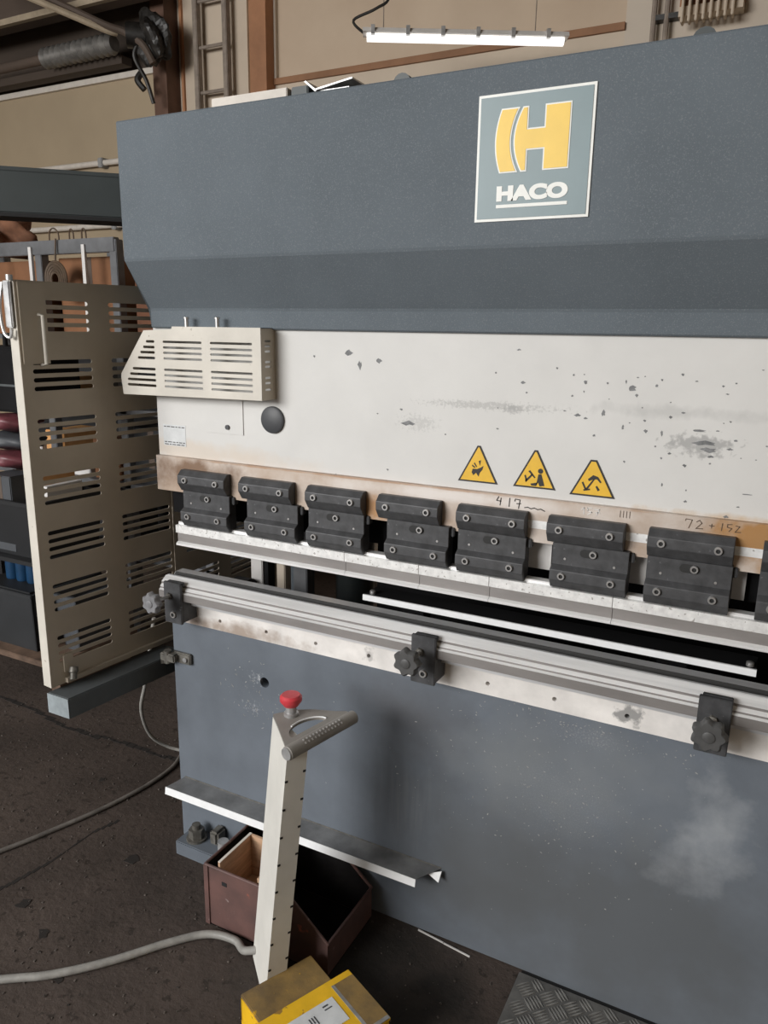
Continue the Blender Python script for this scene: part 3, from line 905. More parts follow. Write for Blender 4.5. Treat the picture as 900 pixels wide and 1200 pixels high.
# ------------------------------------------------------------------ punches
bounds = [.035, .638, .862, 1.055, 1.356, 1.75, 2.3]
plab = ['long bright steel punch segment ending beside the slotted side guard', 'short steel punch segment below the third and fourth punch holders', 'steel punch segment hanging below the fourth and fifth punch holders',
        'steel punch segment hanging below the fifth and sixth punch holders', 'steel punch segment hanging below the seventh punch holder', 'steel punch segment beyond the last warning triangle and the 72 mark']
for k in range(6):
    x0, x1 = bounds[k] + .0006, bounds[k + 1] - .0006
    p = thing('punch_segment', ((x0 + x1) / 2, .02, 1.035), plab[k], 'punch', 'punch segments in a line under the holders')
    MB().prism([(-.003, 1.1065), (-.003, 1.082), (.010, 1.080), (.040, 1.080), (.040, 1.1065)], x0, x1, bevel=.0008).build('shoulder', 'punch_lip_steel', p)
    MB().prism([(.006, 1.080), (.006, 1.052), (.028, 1.052), (.034, 1.080)], x0, x1).build('body', 'punch_steel', p)
    MB().prism([(.006, 1.053), (-.003, 1.048), (-.003, 1.042), (.016, 1.034), (.028, 1.053)], x0, x1).build('bending_edge', 'rail_bright', p)
    MB().prism([(.012, 1.1065), (.012, 1.114), (.036, 1.114), (.036, 1.1065)], x0, x1).build('tang', 'rail_bright', p)

# ------------------------------------------------------------------ die, slide rail, back gauge
d_ = thing('lower_die', (1.15, .005, .87), 'long steel bending die with a V groove along the bed', 'die')
MB().prism([(-.030, .945), (-.026, .950), (-.019, .950), (-.005, .930), (.009, .950), (.043, .950), (.043, .865), (-.030, .865)], .015, XR).build('die_block', 'rail_steel', d_)
MB().prism([(-.0192, .9497), (-.005, .9297), (.0092, .9497), (.0090, .9505), (-.005, .9315), (-.0190, .9505)], .016, XR - .001).build('groove_face', 'socket_dark', d_)
rl = thing('slide_rail', (1.15, -.045, .8875), 'stepped bright steel slide rail along the front of the bed', 'rail')
MB().prism([(-.030, .948), (-.050, .934), (-.050, .927), (-.057, .9205), (-.057, .914), (-.062, .912), (-.062, .8875), (-.0302, .8875)], .012, XR).build('rail_profile', 'punch_steel', rl)
MB().prism([(-.0295, .9490), (-.0505, .9343), (-.0500, .9335), (-.0300, .9475)], .012, XR).build('bright_bevel', 'rail_bright', rl)
MB().prism([(-.0495, .9278), (-.0573, .9210), (-.0570, .9195), (-.0498, .9260)], .012, XR).build('bright_step', 'rail_bright', rl)
MB().prism([(-.0565, .9152), (-.0632, .9125), (-.0625, .9105), (-.0565, .9135)], .012, XR).build('bright_step', 'rail_bright', rl)
MB().box((.012, -.0635, .889), (XR, -.0622, .910)).build('rail_face', 'punch_steel', rl)

g = thing('gauge_bar', (1.15, .15, .92), 'dark flat back gauge bar with a bright front edge behind the die', 'gauge bar')
MB().box((.64, .105, .934), (1.67, .19, .954), .001).build('bar', 'black_and_shade', g)
MB().box((.64, .1000, .939), (1.67, .1055, .956)).build('front_edge', 'white_sheet', g)  # light reaching the front edge painted as a white strip
for x in (.66, 1.655):
    MB().lathe((x, .125, .953), (x, .125, .965), [(0, .009), (.8, .009), (1, .006)], 14).build('bolt', 'bolt_ring', g, True)
MB().box((.75, .13, .62), (.82, .18, .934)).build('support', 'black_and_shade', g)
MB().box((1.45, .13, .62), (1.52, .18, .934)).build('support', 'black_and_shade', g)

# ------------------------------------------------------------------ sliding stops
KN = []


def knob_mesh(r, h, m):
    pts = []
    n = 56
    for i in range(n):
        a = 2 * math.pi * i / n
        q = r * (.90 + .10 * math.cos(7 * a))
        pts.append((q * math.cos(a), 0, q * math.sin(a)))
    b = MB()
    ins = [(p[0] * .86, -h, p[2] * .86) for p in pts]
    mid = [(p[0], -h * .75, p[2]) for p in pts]
    vs = pts + mid + ins
    fs = [tuple(range(n))]
    for k in range(2):
        for i in range(n):
            j = (i + 1) % n
            fs.append((k * n + i, k * n + j, (k + 1) * n + j, (k + 1) * n + i))
    fs.append(tuple(2 * n + i for i in range(n)))
    b._cells(vs, fs)
    b.lathe((0, -h, 0), (0, -h - .003, 0), [(0, r * .34), (.6, r * .34), (1, r * .28)], 18)
    b.lathe((0, 0, 0), (0, .014, 0), [(0, r * .5), (1, r * .38)], 18)
    return b.mesh('knob', m, True)


KB, KG = knob_mesh(.037, .020, 'knob_plastic'), knob_mesh(.034, .020, 'grey_knob')
slabs = ['dark steel sliding stop with a pale knob at the rail end beside the slotted guard', 'dark steel sliding stop with a star knob, at the middle of the slide rail', 'dark steel sliding stop with star knob beyond the round grey stain on the bed']
for k, (x0, kx, km, kz) in enumerate([(.042, .066, KG, .903), (.880, .905, KB, .903), (1.566, 1.597, KB, .896)]):
    s_ = thing('sliding_stop', (x0 + .033, -.07, .815), slabs[k], 'stop block', 'sliding stops on the front rail')
    b = MB()
    b.box((x0, -.075, .816), (x0 + .067, -.0645, .946), .0015)
    b.build('bracket', 'holder_black', s_)
    MB().box((x0 + .006, -.0645, .9352), (x0 + .067, -.0515, .9465), .0015).build('hook', 'holder_black', s_)
    MB().box((x0 + .055, -.066, .82), (x0 + .067, -.005, .886), .001).build('side_plate', 'holder_black', s_)
    o = link('bolt', bolt_mesh(.0105, .006))
    o.parent = s_
    o.location = Vector((x0 + .036, -.0745, .845)) - s_.location
    MB().cyl((kx, -.14, kz), (kx, -.070, kz), .0055, seg=12).build('stud', 'galvanised', s_, True)
    MB().cyl((kx, -.083, kz), (kx, -.074, kz), .011, seg=6).build('lock_nut', 'dirty_steel', s_, True)
    o = link('knob', km)
    o.parent = s_
    o.location = Vector((kx, -.140, kz)) - s_.location

# ------------------------------------------------------------------ vented lamp box
v_ = thing('vent_box', (.14, .0, 1.50), 'cream slotted sheet metal box with a slanted end on the ram', 'vent box')
rows = [1.657, 1.641, 1.626, 1.610, 1.578, 1.562, 1.546, 1.530]
c1 = [-.017, -.029, -.041, -.052, -.075, -.087, -.097, -.099]
hs = []
for i, z in enumerate(rows):
    hs.append(slot(c1[i], .016, z, .0075))
    hs.append(slot(.048, .191, z, .0065))
    hs.append(slot(.221, .365, z, .0065))
hs.append(circ(-.004, 1.682 - .01, .0015, 8))
outer = [(-.118, 1.500), (.394, 1.507), (.394, 1.700), (.085, 1.700), (.082, 1.692), (-.024, 1.688), (-.122, 1.562), (-.124, 1.550)]
link('front_panel', flat(outer, hs, .002, (0, -.029, 0), X3, Z3, 'front_panel', 'beige_sheet'), v_)
b = MB()
n_ = len(outer)
for i in range(n_):
    if i in (1,):
        continue
    (x0, z0), (x1, z1) = outer[i], outer[(i + 1) % n_]
    dv = Vector((x1 - x0, 0, z1 - z0))
    nn = Vector((-dv.z, 0, dv.x)).normalized() * .002
    if dv.length < .012:
        continue
    b.obox((x0, -.028, z0), dv, nn, (0, YP + .028, 0))
b.build('rim', 'beige_sheet', v_)
rh = []
for i, z in enumerate([1.665, 1.652, 1.638, 1.610, 1.597, 1.567, 1.553, 1.535]):
    rh.append(slot(-.012, .014, z, .006))
link('end_panel', flat([(-.028, 1.507), (YP, 1.507), (YP, 1.700), (-.028, 1.700)], rh, .002, (.393, 0, 0), Y3, Z3, 'end_panel', 'guard_sheet_shaded'), v_)
for x in (.118, .229):
    MB().cyl((x, -.005, 1.699), (x, -.005, 1.722), .006, seg=12).lathe((x, -.005, 1.722), (x, -.005, 1.728), [(0, .008), (.7, .008), (1, .005)], 12).build('bolt', 'bolt_ring', v_, True)

# ------------------------------------------------------------------ side guard
F0, N0 = Vector((-.175, .182, 0)), Vector((-.225, -.2875, 0))
du = (N0 - F0).normalized()
g_ = thing('side_guard', (-.2, -.05, .53), 'tall beige slotted sheet metal guard door swung out beside the machine', 'guard')
tops = [1.7605 - .1649 * i for i in range(7)]
hs = []
for z in tops:
    for i in range(4):
        hs.append(slot(.2516, .4439, z - .0243 * i, .0124))
        hs.append(slot(-.012, .1814, z - .0243 * i, .0124))
outer = [(-.030, .62), (.477, .62), (.477, 1.8156), (.054, 1.821), (-.0054, 1.781), (-.030, 1.738)]
gp = link('guard_panel', flat(outer, hs, .002, F0, du, Z3, 'guard_panel', 'guard_sheet_shaded'), g_)
nrm = Vector((du.y, -du.x, 0))    # towards -x
if nrm.x > 0:
    nrm = -nrm
MB().obox(F0 + du * .4755 + Vector((0, 0, .62)), du * .002, nrm * .038, (0, 0, 1.195)).build('front_flange', 'beige_sheet', g_)
b = MB()
b.obox(F0 + du * (-.030) + Vector((0, 0, .62)), du * .505, nrm * .036, (0, 0, .002))
b.obox(F0 + du * .054 + Vector((0, 0, 1.815)), du * .42, nrm * .036, (0, 0, .002))
b.build('edge_fold', 'guard_sheet_shaded', g_)
MB().obox(F0 + du * (-.030) - nrm * .0015 + Vector((0, 0, .623)), du * .46, -nrm * .013, (0, 0, .015)).build('bottom_rail', 'guard_sheet_shaded', g_)
# lower square tube and latch
MB().obox(Vector((-.238, -.2994, .540)), (.092, 0, 0), (.0486, .448, 0), (0, 0, .067), .003).build('support_tube', 'beam_paint', g_)
st_ = [c for c in g_.children if c.name.startswith('support_tube')][0]
MB().obox(Vector((-.237, -.3010, .542)), (.090, 0, 0), (0, .002, 0), (0, 0, .063)).build('tube_cap', 'tube_end', st_)
b = MB()
b.box((.004, -.014, .650), (.078, -.001, .686), .003)
b.box((-.03, -.035, .655), (.03, -.012, .682), .004)
b.cyl((-.005, -.024, .69), (-.005, -.024, .648), .012, seg=14)
b.obox((-.03, -.030, .640), (-.085, .11, -.035), (.012, .012, 0), (0, 0, .030))
hl_ = b.build('hinge_latch', 'dirty_steel', g_)
for x in (.02, .06):
    MB().cyl((x, -.02, .668), (x, -.012, .668), .008, seg=10).build('latch_bolt', 'galvanised', hl_, True)
# rubber stop and bracket at the lower front corner
p0 = F0 + du * .405 - nrm * .013
MB().lathe(p0 + Vector((0, 0, .668)), p0 + Vector((.008, -.012, .633)), [(0, .013), (.4, .015), (.5, .011), (1, .011)], 14).build('stop_buffer', 'dirty_steel', g_, True)
MB().obox(F0 + du * .432 - nrm * .0015 + Vector((0, 0, .658)), -du * .032, -nrm * .006, (0, 0, .054)).build('corner_bracket', 'guard_sheet_shaded', g_)
# pull handle on the panel, latch arm on the front flange
b = MB()
q = F0 + du * .415 - nrm * .024
b.tube([q + nrm * .022 + Vector((0, 0, 1.727)), q + Vector((0, 0, 1.724)), q + Vector((0, 0, 1.592)), q + nrm * .022 + Vector((0, 0, 1.589))], .005, sub=1)
b.build('pull_handle', 'beige_sheet', g_)
MB().obox(F0 + du * .470 - nrm * .0012 + Vector((0, 0, 1.592)), -du * .081, -nrm * .004, (0, 0, .221), .001).build('handle_plate', 'guard_sheet_shaded', g_)
q = F0 + du * .4795 + nrm * .019
MB().obox(q + Vector((-.014, -.002, 1.69)), (.028, 0, 0), (0, -.009, 0), (0, 0, .124), .003).build('latch_arm', 'galvanised', g_)
la_ = [c for c in g_.children if c.name.startswith('latch_arm')][0]
MB().tube([q + Vector((-.013, -.009, 1.81)), q + Vector((-.019, -.019, 1.745)), q + Vector((-.015, -.017, 1.68)), q + Vector((.004, -.013, 1.664)), q + Vector((.011, -.011, 1.686))], .0043).build('latch_hook', 'galvanised', la_, True)
MB().cyl(q + Vector((.013, -.006, 1.815)), q + Vector((.013, -.006, 1.829)), .009, seg=12).build('latch_pin', 'galvanised', la_, True)

# ------------------------------------------------------------------ pendant arm
ad = Vector((-.7219, -.6920, 0))
an = Vector((ad.y, -ad.x, 0))
A0 = Vector((-.43, .30, 0)) - ad * .75
p_ = thing('pendant_arm', (.1, .8, 2.04), 'dark grey-green swing arm reaching out from behind the upper cover', 'swing arm')
side = Vector((-ad.y, ad.x, 0))
if side.dot(Vector((1.65, -1.72, 0)) - A0) < 0:
    side = -side
MB().obox(A0 + Vector((0, 0, 2.056)), ad * 2.3, -side * .12, (0, 0, .142), .004).build('arm_beam', 'arm_paint', p_)
MB().obox(A0 + side * .006 + Vector((0, 0, 2.044)), ad * 2.3, -side * .13, (0, 0, .012)).build('lower_flange', 'black', p_)  # flange lies in shade; the shade is painted as black
MB().obox(A0 + side * .003 + Vector((0, 0, 2.184)), ad * 2.3, -side * .126, (0, 0, .014), .002).build('upper_flange', 'arm_paint', p_)
MB().cyl((.16, .90, 0), (.16, .90, 2.2), .08, seg=20).build('pivot_post', 'arm_paint', p_, True)

# ------------------------------------------------------------------ things lying on the cover
tag(MB().box((.07, .195, 2.239), (.335, .22, 2.345), .002).box((.07, .22, 2.239), (.335, .40, 2.243)).build('sheet_tray', 'rail_pale'), 'pale folded sheet metal strip lying on top of the upper cover', 'sheet metal')
b = MB()
b.poly([(.43, .19, 2.325), (.545, .19, 2.340), (.545, .34, 2.340), (.43, .34, 2.325)], (0, 0, .004))
b.poly([(.395, .19, 2.350), (.40, .19, 2.352), (.435, .19, 2.325), (.43, .19, 2.322)], (0, .14, 0))
b.box((.44, .20, 2.2395), (.53, .30, 2.326))
tag(b.build('bent_offcut', 'galvanised'), 'bent bright sheet offcut lying on the cover beside the pale strip', 'offcut')

# ------------------------------------------------------------------ pedal station
ps = thing('pedal_station', (.66, -.42, 0), 'cream emergency stop column with grip handle on a yellow foot pedal', 'foot pedal')
Lt, Ft_, Rt = Vector((.581, -.266, .725)), Vector((.708, -.384, .725)), Vector((.735, -.336, .725))
off = Vector((-.050, -.048, -.720))
Bt = (Lt + Rt) / 2 + Vector((.004, .004, 0))
b = MB()
vs = [Lt, Ft_, Rt, Bt]
v8 = [q + off for q in vs] + vs
b._cells([tuple(q) for q in v8], [(3, 2, 1, 0), (4, 5, 6, 7), (0, 1, 5, 4), (1, 2, 6, 5), (2, 3, 7, 6), (3, 0, 4, 7)])
b.build('column', 'column_sheet', ps)
# small relief notches along both folds of the right-hand face
for k in range(9):
    t_ = .06 + .105 * k
    for e0, ww in ((Ft_, .008), (Rt, -.008)):
        q = e0 + off * t_ if False else e0 + off * min(.97, t_ + (.03 if ww < 0 else .05))
        dr = (Rt - Ft_).normalized()
        nn = Vector((dr.y, -dr.x, 0))
        MB().obox(q + nn * .0005, dr * ww, -nn * .002, (0, 0, -.006)).build('fold_notch', 'black', ps)
# top plate with hand opening and the grip
Hs = Vector((.708, -.388, 0))
He = Vector((.756, -.164, 0))
hd = (He - Hs).normalized()
hn = Vector((-hd.y, hd.x, 0))
ll = (He - Hs).length


def pt(u, w):
    return (u, w)


op = []
for i in range(13):
    a = math.pi * i / 12
    op.append((.105 + .060 * math.cos(a), .028 + .040 * math.sin(a)))
outer = [(0, .0), (ll, .0), (ll, .018), (.210, .040), (.182, .086), (.148, .124), (.093, .149)]
# left corner of the plate meets the column corner
link('top_plate', flat(outer, [op], .006, (Hs.x, Hs.y, .730), hd, hn, 'top_plate', 'grey_top_paint'), ps)
b = MB()
b.tube([(Hs + hd * (.105 + .062 * math.cos(a)) + hn * (.028 + .042 * math.sin(a)) + Vector((0, 0, .734))) for a in [math.pi * (.02 + .62 * i / 8) for i in range(9)]], .0022, seg=6)
b.build('opening_edge', 'white_sheet', ps, True)
hp = Hs + Vector((0, 0, .723)) - hn * .004
gr_ = MB().lathe(hp - hd * .004, hp + hd * (ll + .006), [(0, .014), (.015, .0175), (.985, .0175), (1, .012)], 20).build('grip', 'grey_top_paint', ps, True)
MB().cyl(hp - hd * .006, hp - hd * .003, .0155, seg=20).build('grip_cap', 'galvanised', gr_, True)
b = MB()
for i in range(12):
    for w in (-.35, .15):
        q = hp + hd * (.045 + .0115 * i)
        a = w + 1.25
        dirv = (-hn * math.cos(a) + Vector((0, 0, 1)) * math.sin(a))
        b.obox(q + dirv * .0168, hd * .003, hd.cross(dirv) * .005, dirv * .0022)
kn = b.build('grip_studs', 'bolt_ring', gr_)
kn['kind'] = 'stuff'
bc = Vector((.625, -.247, .733))
bt = MB().lathe(bc, bc + Vector((0, 0, .028)), [(0, .019), (.25, .019), (.3, .014), (1, .014)], 20).build('button_collar', 'galvanised', ps, True)
MB().lathe(bc + Vector((0, 0, .028)), bc + Vector((0, 0, .058)), [(0, .019), (.25, .024), (.45, .0285), (.8, .0285), (1, .023)], 24).build('stop_button', 'estop_red', bt, True)
# foot pedal
PA = Vector((.632, -.494, 0))
pu, pv = Vector((.42, .9075, 0)), Vector((.9075, -.42, 0))
b = MB()
b.obox(PA + Vector((0, 0, 0.0)), pv * .34, pu * .215, (0, 0, .012))
b.build('base_plate', 'pedal_yellow', ps)
b = MB()
b.obox(PA + Vector((0, 0, .012)), pu * .205, pv * .008, (0, 0, .068), .001)
b.obox(PA + Vector((0, 0, .012)), pv * .13, pu * .010, (0, 0, .068), .001)
b.build('pedal_sides', 'pedal_yellow', ps)
b = MB()
b.obox(PA + Vector((0, 0, .080)), pu * .205, pv * .130, (0, 0, .010), .002)
b.build('pedal_top', 'pedal_worn', ps)
hb = PA + pv * .130 + pu * (-.03)
b = MB()
b.obox(hb + Vector((0, 0, .122)), pu * .265, pv * .175, (0, 0, .008), .002)
hood = b.build('hood_top', 'pedal_yellow', ps)
b = MB()
b.obox(hb + Vector((0, 0, .012)), pu * .008, pv * .17, (0, 0, .110))
b.obox(hb + pu * .255 + Vector((0, 0, .012)), pu * .008, pv * .17, (0, 0, .110))
b.obox(hb + Vector((0, 0, .012)), pu * .26, pv * .006, (0, 0, .110))
b.build('hood_walls', 'pedal_yellow', ps)
b = MB()
b.obox(hb + pu * .205 + pv * .02 + Vector((0, 0, .1302)), pu * .058, pv * .150, (0, 0, .0012))
b.build('worn_patch', 'pedal_worn', hood)
b = MB()
b.obox(hb + pv * .165 + Vector((0, 0, .1302)), pu * .262, pv * .010, (0, 0, .0014))
b.obox(hb + pu * .20 + pv * .02 + Vector((0, 0, .1302)), pu * .008, pv * .15, (0, 0, .0014))
b.build('worn_edge', 'pedal_worn_edge', hood)
lb = MB().obox(hb + pu * .02 + pv * .045 + Vector((0, 0, .1302)), pu * .165, pv * .075, (0, 0, .0010)).build('plate_label', 'label_silver', ps)
b = MB()
for (u0, u1, w0, w1) in [(.150, .165, .056, .060), (.150, .170, .066, .069), (.105, .108, .066, .090), (.112, .115, .066, .084), (.119, .122, .066, .090), (.070, .073, .074, .098), (.077, .080, .074, .092), (.084, .087, .074, .098), (.030, .055, .070, .073), (.030, .050, .079, .082), (.030, .055, .088, .091), (.030, .045, .097, .100)]:
    b.obox(hb + pu * u0 + pv * w0 + Vector((0, 0, .1312)), pu * (u1 - u0), pv * (w1 - w0), (0, 0, .0006))
b.build('label_print', 'disc_grey', lb)

# ------------------------------------------------------------------ bin, wooden box, angle
bn = thing('storage_bin', (.54, -.155, 0), 'rust-red open fronted steel bin with shade-dark inside by the machine foot', 'bin')
bx0, bx1, by0, by1, bh = .335, .748, -.272, -.025, .198
prof = [(bx0, 0.002), (bx1, 0.002), (bx1, .105), (.638, bh), (bx0, bh)]
MB().poly([(x, by0, z) for x, z in prof], (0, .003, 0)).build('side_wall', 'bin_paint', bn)
MB().poly([(x, by1 - .003, z) for x, z in prof], (0, .003, 0)).build('side_wall', 'bin_paint', bn)
MB().poly([(x, by0 + .0031, z) for x, z in [(bx0 + .004, .006), (bx1 - .004, .006), (bx1 - .004, .10), (.635, bh - .004), (bx0 + .004, bh - .004)]], (0, .001, 0)).build('inner_face', 'bin_inside_shade', bn)
MB().poly([(x, by1 - .0041, z) for x, z in [(bx0 + .004, .006), (bx1 - .004, .006), (bx1 - .004, .10), (.635, bh - .004), (bx0 + .004, bh - .004)]], (0, .001, 0)).build('inner_face', 'bin_inside_shade', bn)
MB().box((bx0, by0 + .003, .002), (bx0 + .003, by1 - .003, bh)).build('back_wall', 'bin_inside_shade', bn)
MB().box((bx1 - .003, by0 + .003, .002), (bx1, by1 - .003, .105)).build('front_lip', 'bin_paint', bn)
MB().box((bx0, by0, 0), (bx1, by1, .004)).build('bottom', 'bin_inside_shade', bn)
b = MB()
rim = [(bx0, bh), (.638, bh), (bx1, .105)]
for yy in (by0 + .001, by1 - .001):
    b.tube([(x, yy, z) for x, z in rim], .004, sub=1)
b.tube([(bx1, by0, .105), (bx1, by1, .105)], .004, sub=1)
b.tube([(bx0, by0, bh), (bx0, by1, bh)], .004, sub=1)
b.build('rim', 'bin_paint', bn)
MB().box((bx0 - .003, by0 - .004, 0.002), (bx0 + .012, by0, bh)).build('corner_bead', 'bin_paint', bn)
MB().box((.395, by0 - .0012, .150), (.412, by0 + .0, .162)).build('key_slot', 'black', bn)

wb = thing('wooden_box', (.43, -.18, .08), 'small open plywood box standing in the rust-red bin', 'box')
wx0, wx1, wy0, wy1, wz0, wz1 = .375, .520, -.262, -.112, .075, .212
MB().box((wx0, wy0, wz0), (wx0 + .007, wy1, wz1)).build('side', 'plywood', wb)
MB().box((wx1 - .007, wy0, wz0), (wx1, wy1, wz1)).build('side', 'plywood', wb)
MB().box((wx0 + .007, wy1 - .007, wz0), (wx1 - .007, wy1, wz1)).build('end', 'plywood', wb)
MB().box((wx0 + .007, wy0, wz0), (wx1 - .007, wy0 + .007, wz1 - .06)).build('end', 'plywood', wb)
MB().box((wx0, wy0, wz0 - .008), (wx1, wy1, wz0)).build('bottom', 'plywood', wb)
MB().box((wx0 - .0005, wy0, wz1), (wx0 + .0075, wy1, wz1 + .0015)).build('top_edge', 'plywood_edge', wb)
for i in range(3):
    tag(MB().box((.40 + .05 * i, -.25 + .03 * i, .0045), (.45 + .05 * i, -.17 + .03 * i, .064), .004).build('scrap_block', 'bin_inside_shade'), ['black scrap block at the closed end of the rust-red bin', 'black scrap block under the middle of the plywood box', 'black scrap block at the open side of the plywood box'][i], 'scrap', 'scrap blocks in the bin')

an_ = thing('sheet_angle', (.48, -.04, .2), 'long bright edged folded sheet strip leaning along the foot of the apron', 'sheet strip')
MB().poly([(.006, -.075, .2285), (.91, -.075, .2285), (.955, -.001, .2285), (.02, -.001, .2285)], (0, 0, .0015)).build('top_face', 'grey_sheet', an_)
MB().poly([(.004, -.0765, .2300), (.911, -.0765, .2300), (.911, -.0800, .2080), (.004, -.0800, .2060)], (0, .0015, .0)).build('front_lip', 'white_sheet', an_)  # strong light on the lip painted as white
MB().poly([(.962, -.014, .2315), (.925, -.026, .2200), (.960, -.030, .2060)], (0, .0015, 0)).build('bent_tip', 'white_sheet', an_)
MB().box((.02, -.0012, .2300), (.955, -.0002, .2330)).build('rear_fold', 'dirty_steel', an_)

tag(MB().obox((.892, -.006, 0), (.083, -.010, 0), (0, .004, 0), (0, 0, .003)).build('metal_offcut', 'white_card'), 'thin bright metal sliver on the floor nearer the rust-red bin', 'offcut', 'slivers along the apron')
tag(MB().obox((.977, -.017, 0), (.083, -.010, 0), (0, .004, 0), (0, 0, .003)).build('metal_offcut', 'white_card'), 'thin bright metal sliver on the floor nearer the tread plate', 'offcut', 'slivers along the apron')

# ------------------------------------------------------------------ tread plate
tp = thing('tread_plate', (1.7, -.25, 0), 'dark chequered steel tread plate on the floor against the apron', 'tread plate')
MB().box((1.200, -.62, 0.0), (2.4, -.014, .008), .001).build('plate', 'tread_plate', tp)
b = MB()
pitch = .045
D1, D2 = Vector((.7071, -.7071)), Vector((.7071, .7071))
for i in range(-4, 34):
    for j in range(-20, 24):
        c0 = Vector((1.20, -.03)) + D1 * (i * pitch) + D2 * (j * pitch)
        if not (1.19 < c0.x < 2.40 and -.62 < c0.y < .0):
            continue
        along, across = (D1, D2) if (i + j) % 2 == 0 else (D2, D1)
        for k in range(5):
            q0 = c0 + across * ((k - 2) * .0085)
            P4 = [q0 - along * .019, q0 + across * .0024, q0 + along * .019, q0 - across * .0024]
            if min(q.x for q in P4) < 1.201 or max(q.x for q in P4) > 2.398 or max(q.y for q in P4) > -.016 or min(q.y for q in P4) < -.618:
                continue
            b.poly([(q.x, q.y, .008) for q in P4], (0, 0, .0018))
tb = b.build('tread_bars', 'tread_bar', tp)
tb['kind'] = 'stuff'
MB().box((1.205, -.014, 0), (2.4, -.002, .004)).build('gap_shade_strip', 'black', tp)  # dark strip painting the shaded gap between plate and apron

# ------------------------------------------------------------------ cables
def cable(pts, r, m, label):
    return tag(MB().tube(pts, r, seg=10, sub=8).build('cable', m, None, True), label, 'cable')


cable([(-2.6, -1.9, .011), (-1.5, -1.55, .011), (-.75, -1.20, .011), (-.306, -.92, .011), (-.006, -.70, .011), (.099, -.625, .011), (.204, -.517, .011), (.299, -.392, .011), (.375, -.318, .013), (.455, -.300, .014), (.500, -.318, .016), (.530, -.322, .03), (.556, -.322, .045)], .011, 'cable_grey', 'thick grey hose curving across the floor to the pedal column')
cable([(-2.4, -1.75, .008), (-1.3, -1.35, .008), (-.68, -.85, .008), (-.463, -.364, .008), (-.404, -.211, .008), (-.347, -.038, .008), (-.313, .137, .008), (-.313, .274, .008), (-.335, .345, .008), (-.350, .380, .008)], .008, 'cable_dusty', 'dusty grey cable across the floor between guard and machine foot')
cable([(-.30, .22, .66), (-.36, .22, .40), (-.42, .245, .25), (-.44, .30, .11), (-.41, .36, .035), (-.33, .40, .009), (-.15, .42, .007), (.06, .45, .007)], .007, 'cable_grey', 'thin pale cable hanging behind the guard and turning along the floor')

# ------------------------------------------------------------------ racks at the back left
rk = thing('storage_rack', (-1.8, 1.45, 0), 'grey steel storage rack standing behind the slotted guard', 'rack')
for x in (-2.95, -1.99, -1.44):
    MB().box((x, 1.20, 0), (x + .05, 1.25, 2.12), .003).build('post', 'rack_steel', rk)
    MB().box((x, 1.70, 0), (x + .05, 1.75, 2.12), .003).build('post', 'rack_steel', rk)
for z in (.45, .85, 1.25, 1.62):
    MB().box((-2.95, 1.20, z), (-.85, 1.75, z + .025)).build('shelf', 'rack_steel', rk)
MB().box((-2.95, 1.195, 2.06), (-1.40, 1.235, 2.13), .003).build('top_rail', 'rack_steel', rk)
MB().box((-.90, 1.20, 0), (-.85, 1.25, 1.65), .003).build('post', 'rack_steel', rk)
MB().box((-2.95, 1.755, .3), (-.85, 1.765, 1.66)).build('back_sheet', 'crate_dark', rk)
for x in (-2.02, -1.62):
    MB().box((x, 1.185, 1.62), (x + .022, 1.20, 2.10)).build('pale_strip', 'white_card', rk)


def boxthing(name, a, c, m, label, cat, flap='beam_dark', group=None):
    t = thing(name, ((a[0] + c[0]) / 2, (a[1] + c[1]) / 2, a[2]), label, cat, group)
    MB().box(a, c, .004).build('body', m, t)
    ym = (a[1] + c[1]) / 2
    MB().box((a[0] + .002, ym - .004, c[2] - .0005), (c[0] - .002, ym + .004, c[2] + .0012)).build('top_seam', flap, t)
    MB().box(((a[0] + c[0]) / 2 - .02, a[1] - .001, a[2] + .3 * (c[2] - a[2])), ((a[0] + c[0]) / 2 + .02, a[1] + .001, c[2])).build('tape', flap, t)
    return t


boxthing('cardboard_box', (-2.90, 1.28, 1.646), (-2.0, 1.70, 2.04), 'cardboard', 'wide orange-brown carton on the top rack shelf at the crumpled cloth', 'carton')
boxthing('cardboard_box', (-1.93, 1.30, 1.646), (-1.47, 1.70, 2.05), 'cardboard', 'orange-brown carton behind the wire coil on the top rack shelf', 'carton')
boxthing('cardboard_box', (-1.36, 1.28, 1.646), (-.92, 1.70, 1.955), 'cardboard_red', 'reddish brown carton on the rack shelf end next to the upper cover', 'carton')
boxthing('cardboard_box', (-2.10, 1.26, 1.276), (-1.86, 1.55, 1.43), 'orange_box', 'small orange box on the middle rack shelf behind the guard slots', 'carton')
boxthing('cardboard_box', (-1.55, 1.26, 1.276), (-1.2, 1.6, 1.55), 'crate_dark', 'dark box on the middle rack shelf behind the guard slots', 'carton')
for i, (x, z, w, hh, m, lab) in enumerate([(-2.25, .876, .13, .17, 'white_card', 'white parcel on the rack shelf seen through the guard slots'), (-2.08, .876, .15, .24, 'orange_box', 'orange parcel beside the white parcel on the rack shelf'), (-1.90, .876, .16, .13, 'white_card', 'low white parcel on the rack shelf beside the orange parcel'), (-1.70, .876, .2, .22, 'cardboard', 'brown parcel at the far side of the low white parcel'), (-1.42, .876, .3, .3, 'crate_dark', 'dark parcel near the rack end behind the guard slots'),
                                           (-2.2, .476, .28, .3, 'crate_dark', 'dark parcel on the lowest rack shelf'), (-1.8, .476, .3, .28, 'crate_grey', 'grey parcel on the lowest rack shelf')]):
    boxthing('parcel', (x, 1.24, z), (x + w, 1.5, z + hh), m, lab, 'parcel')
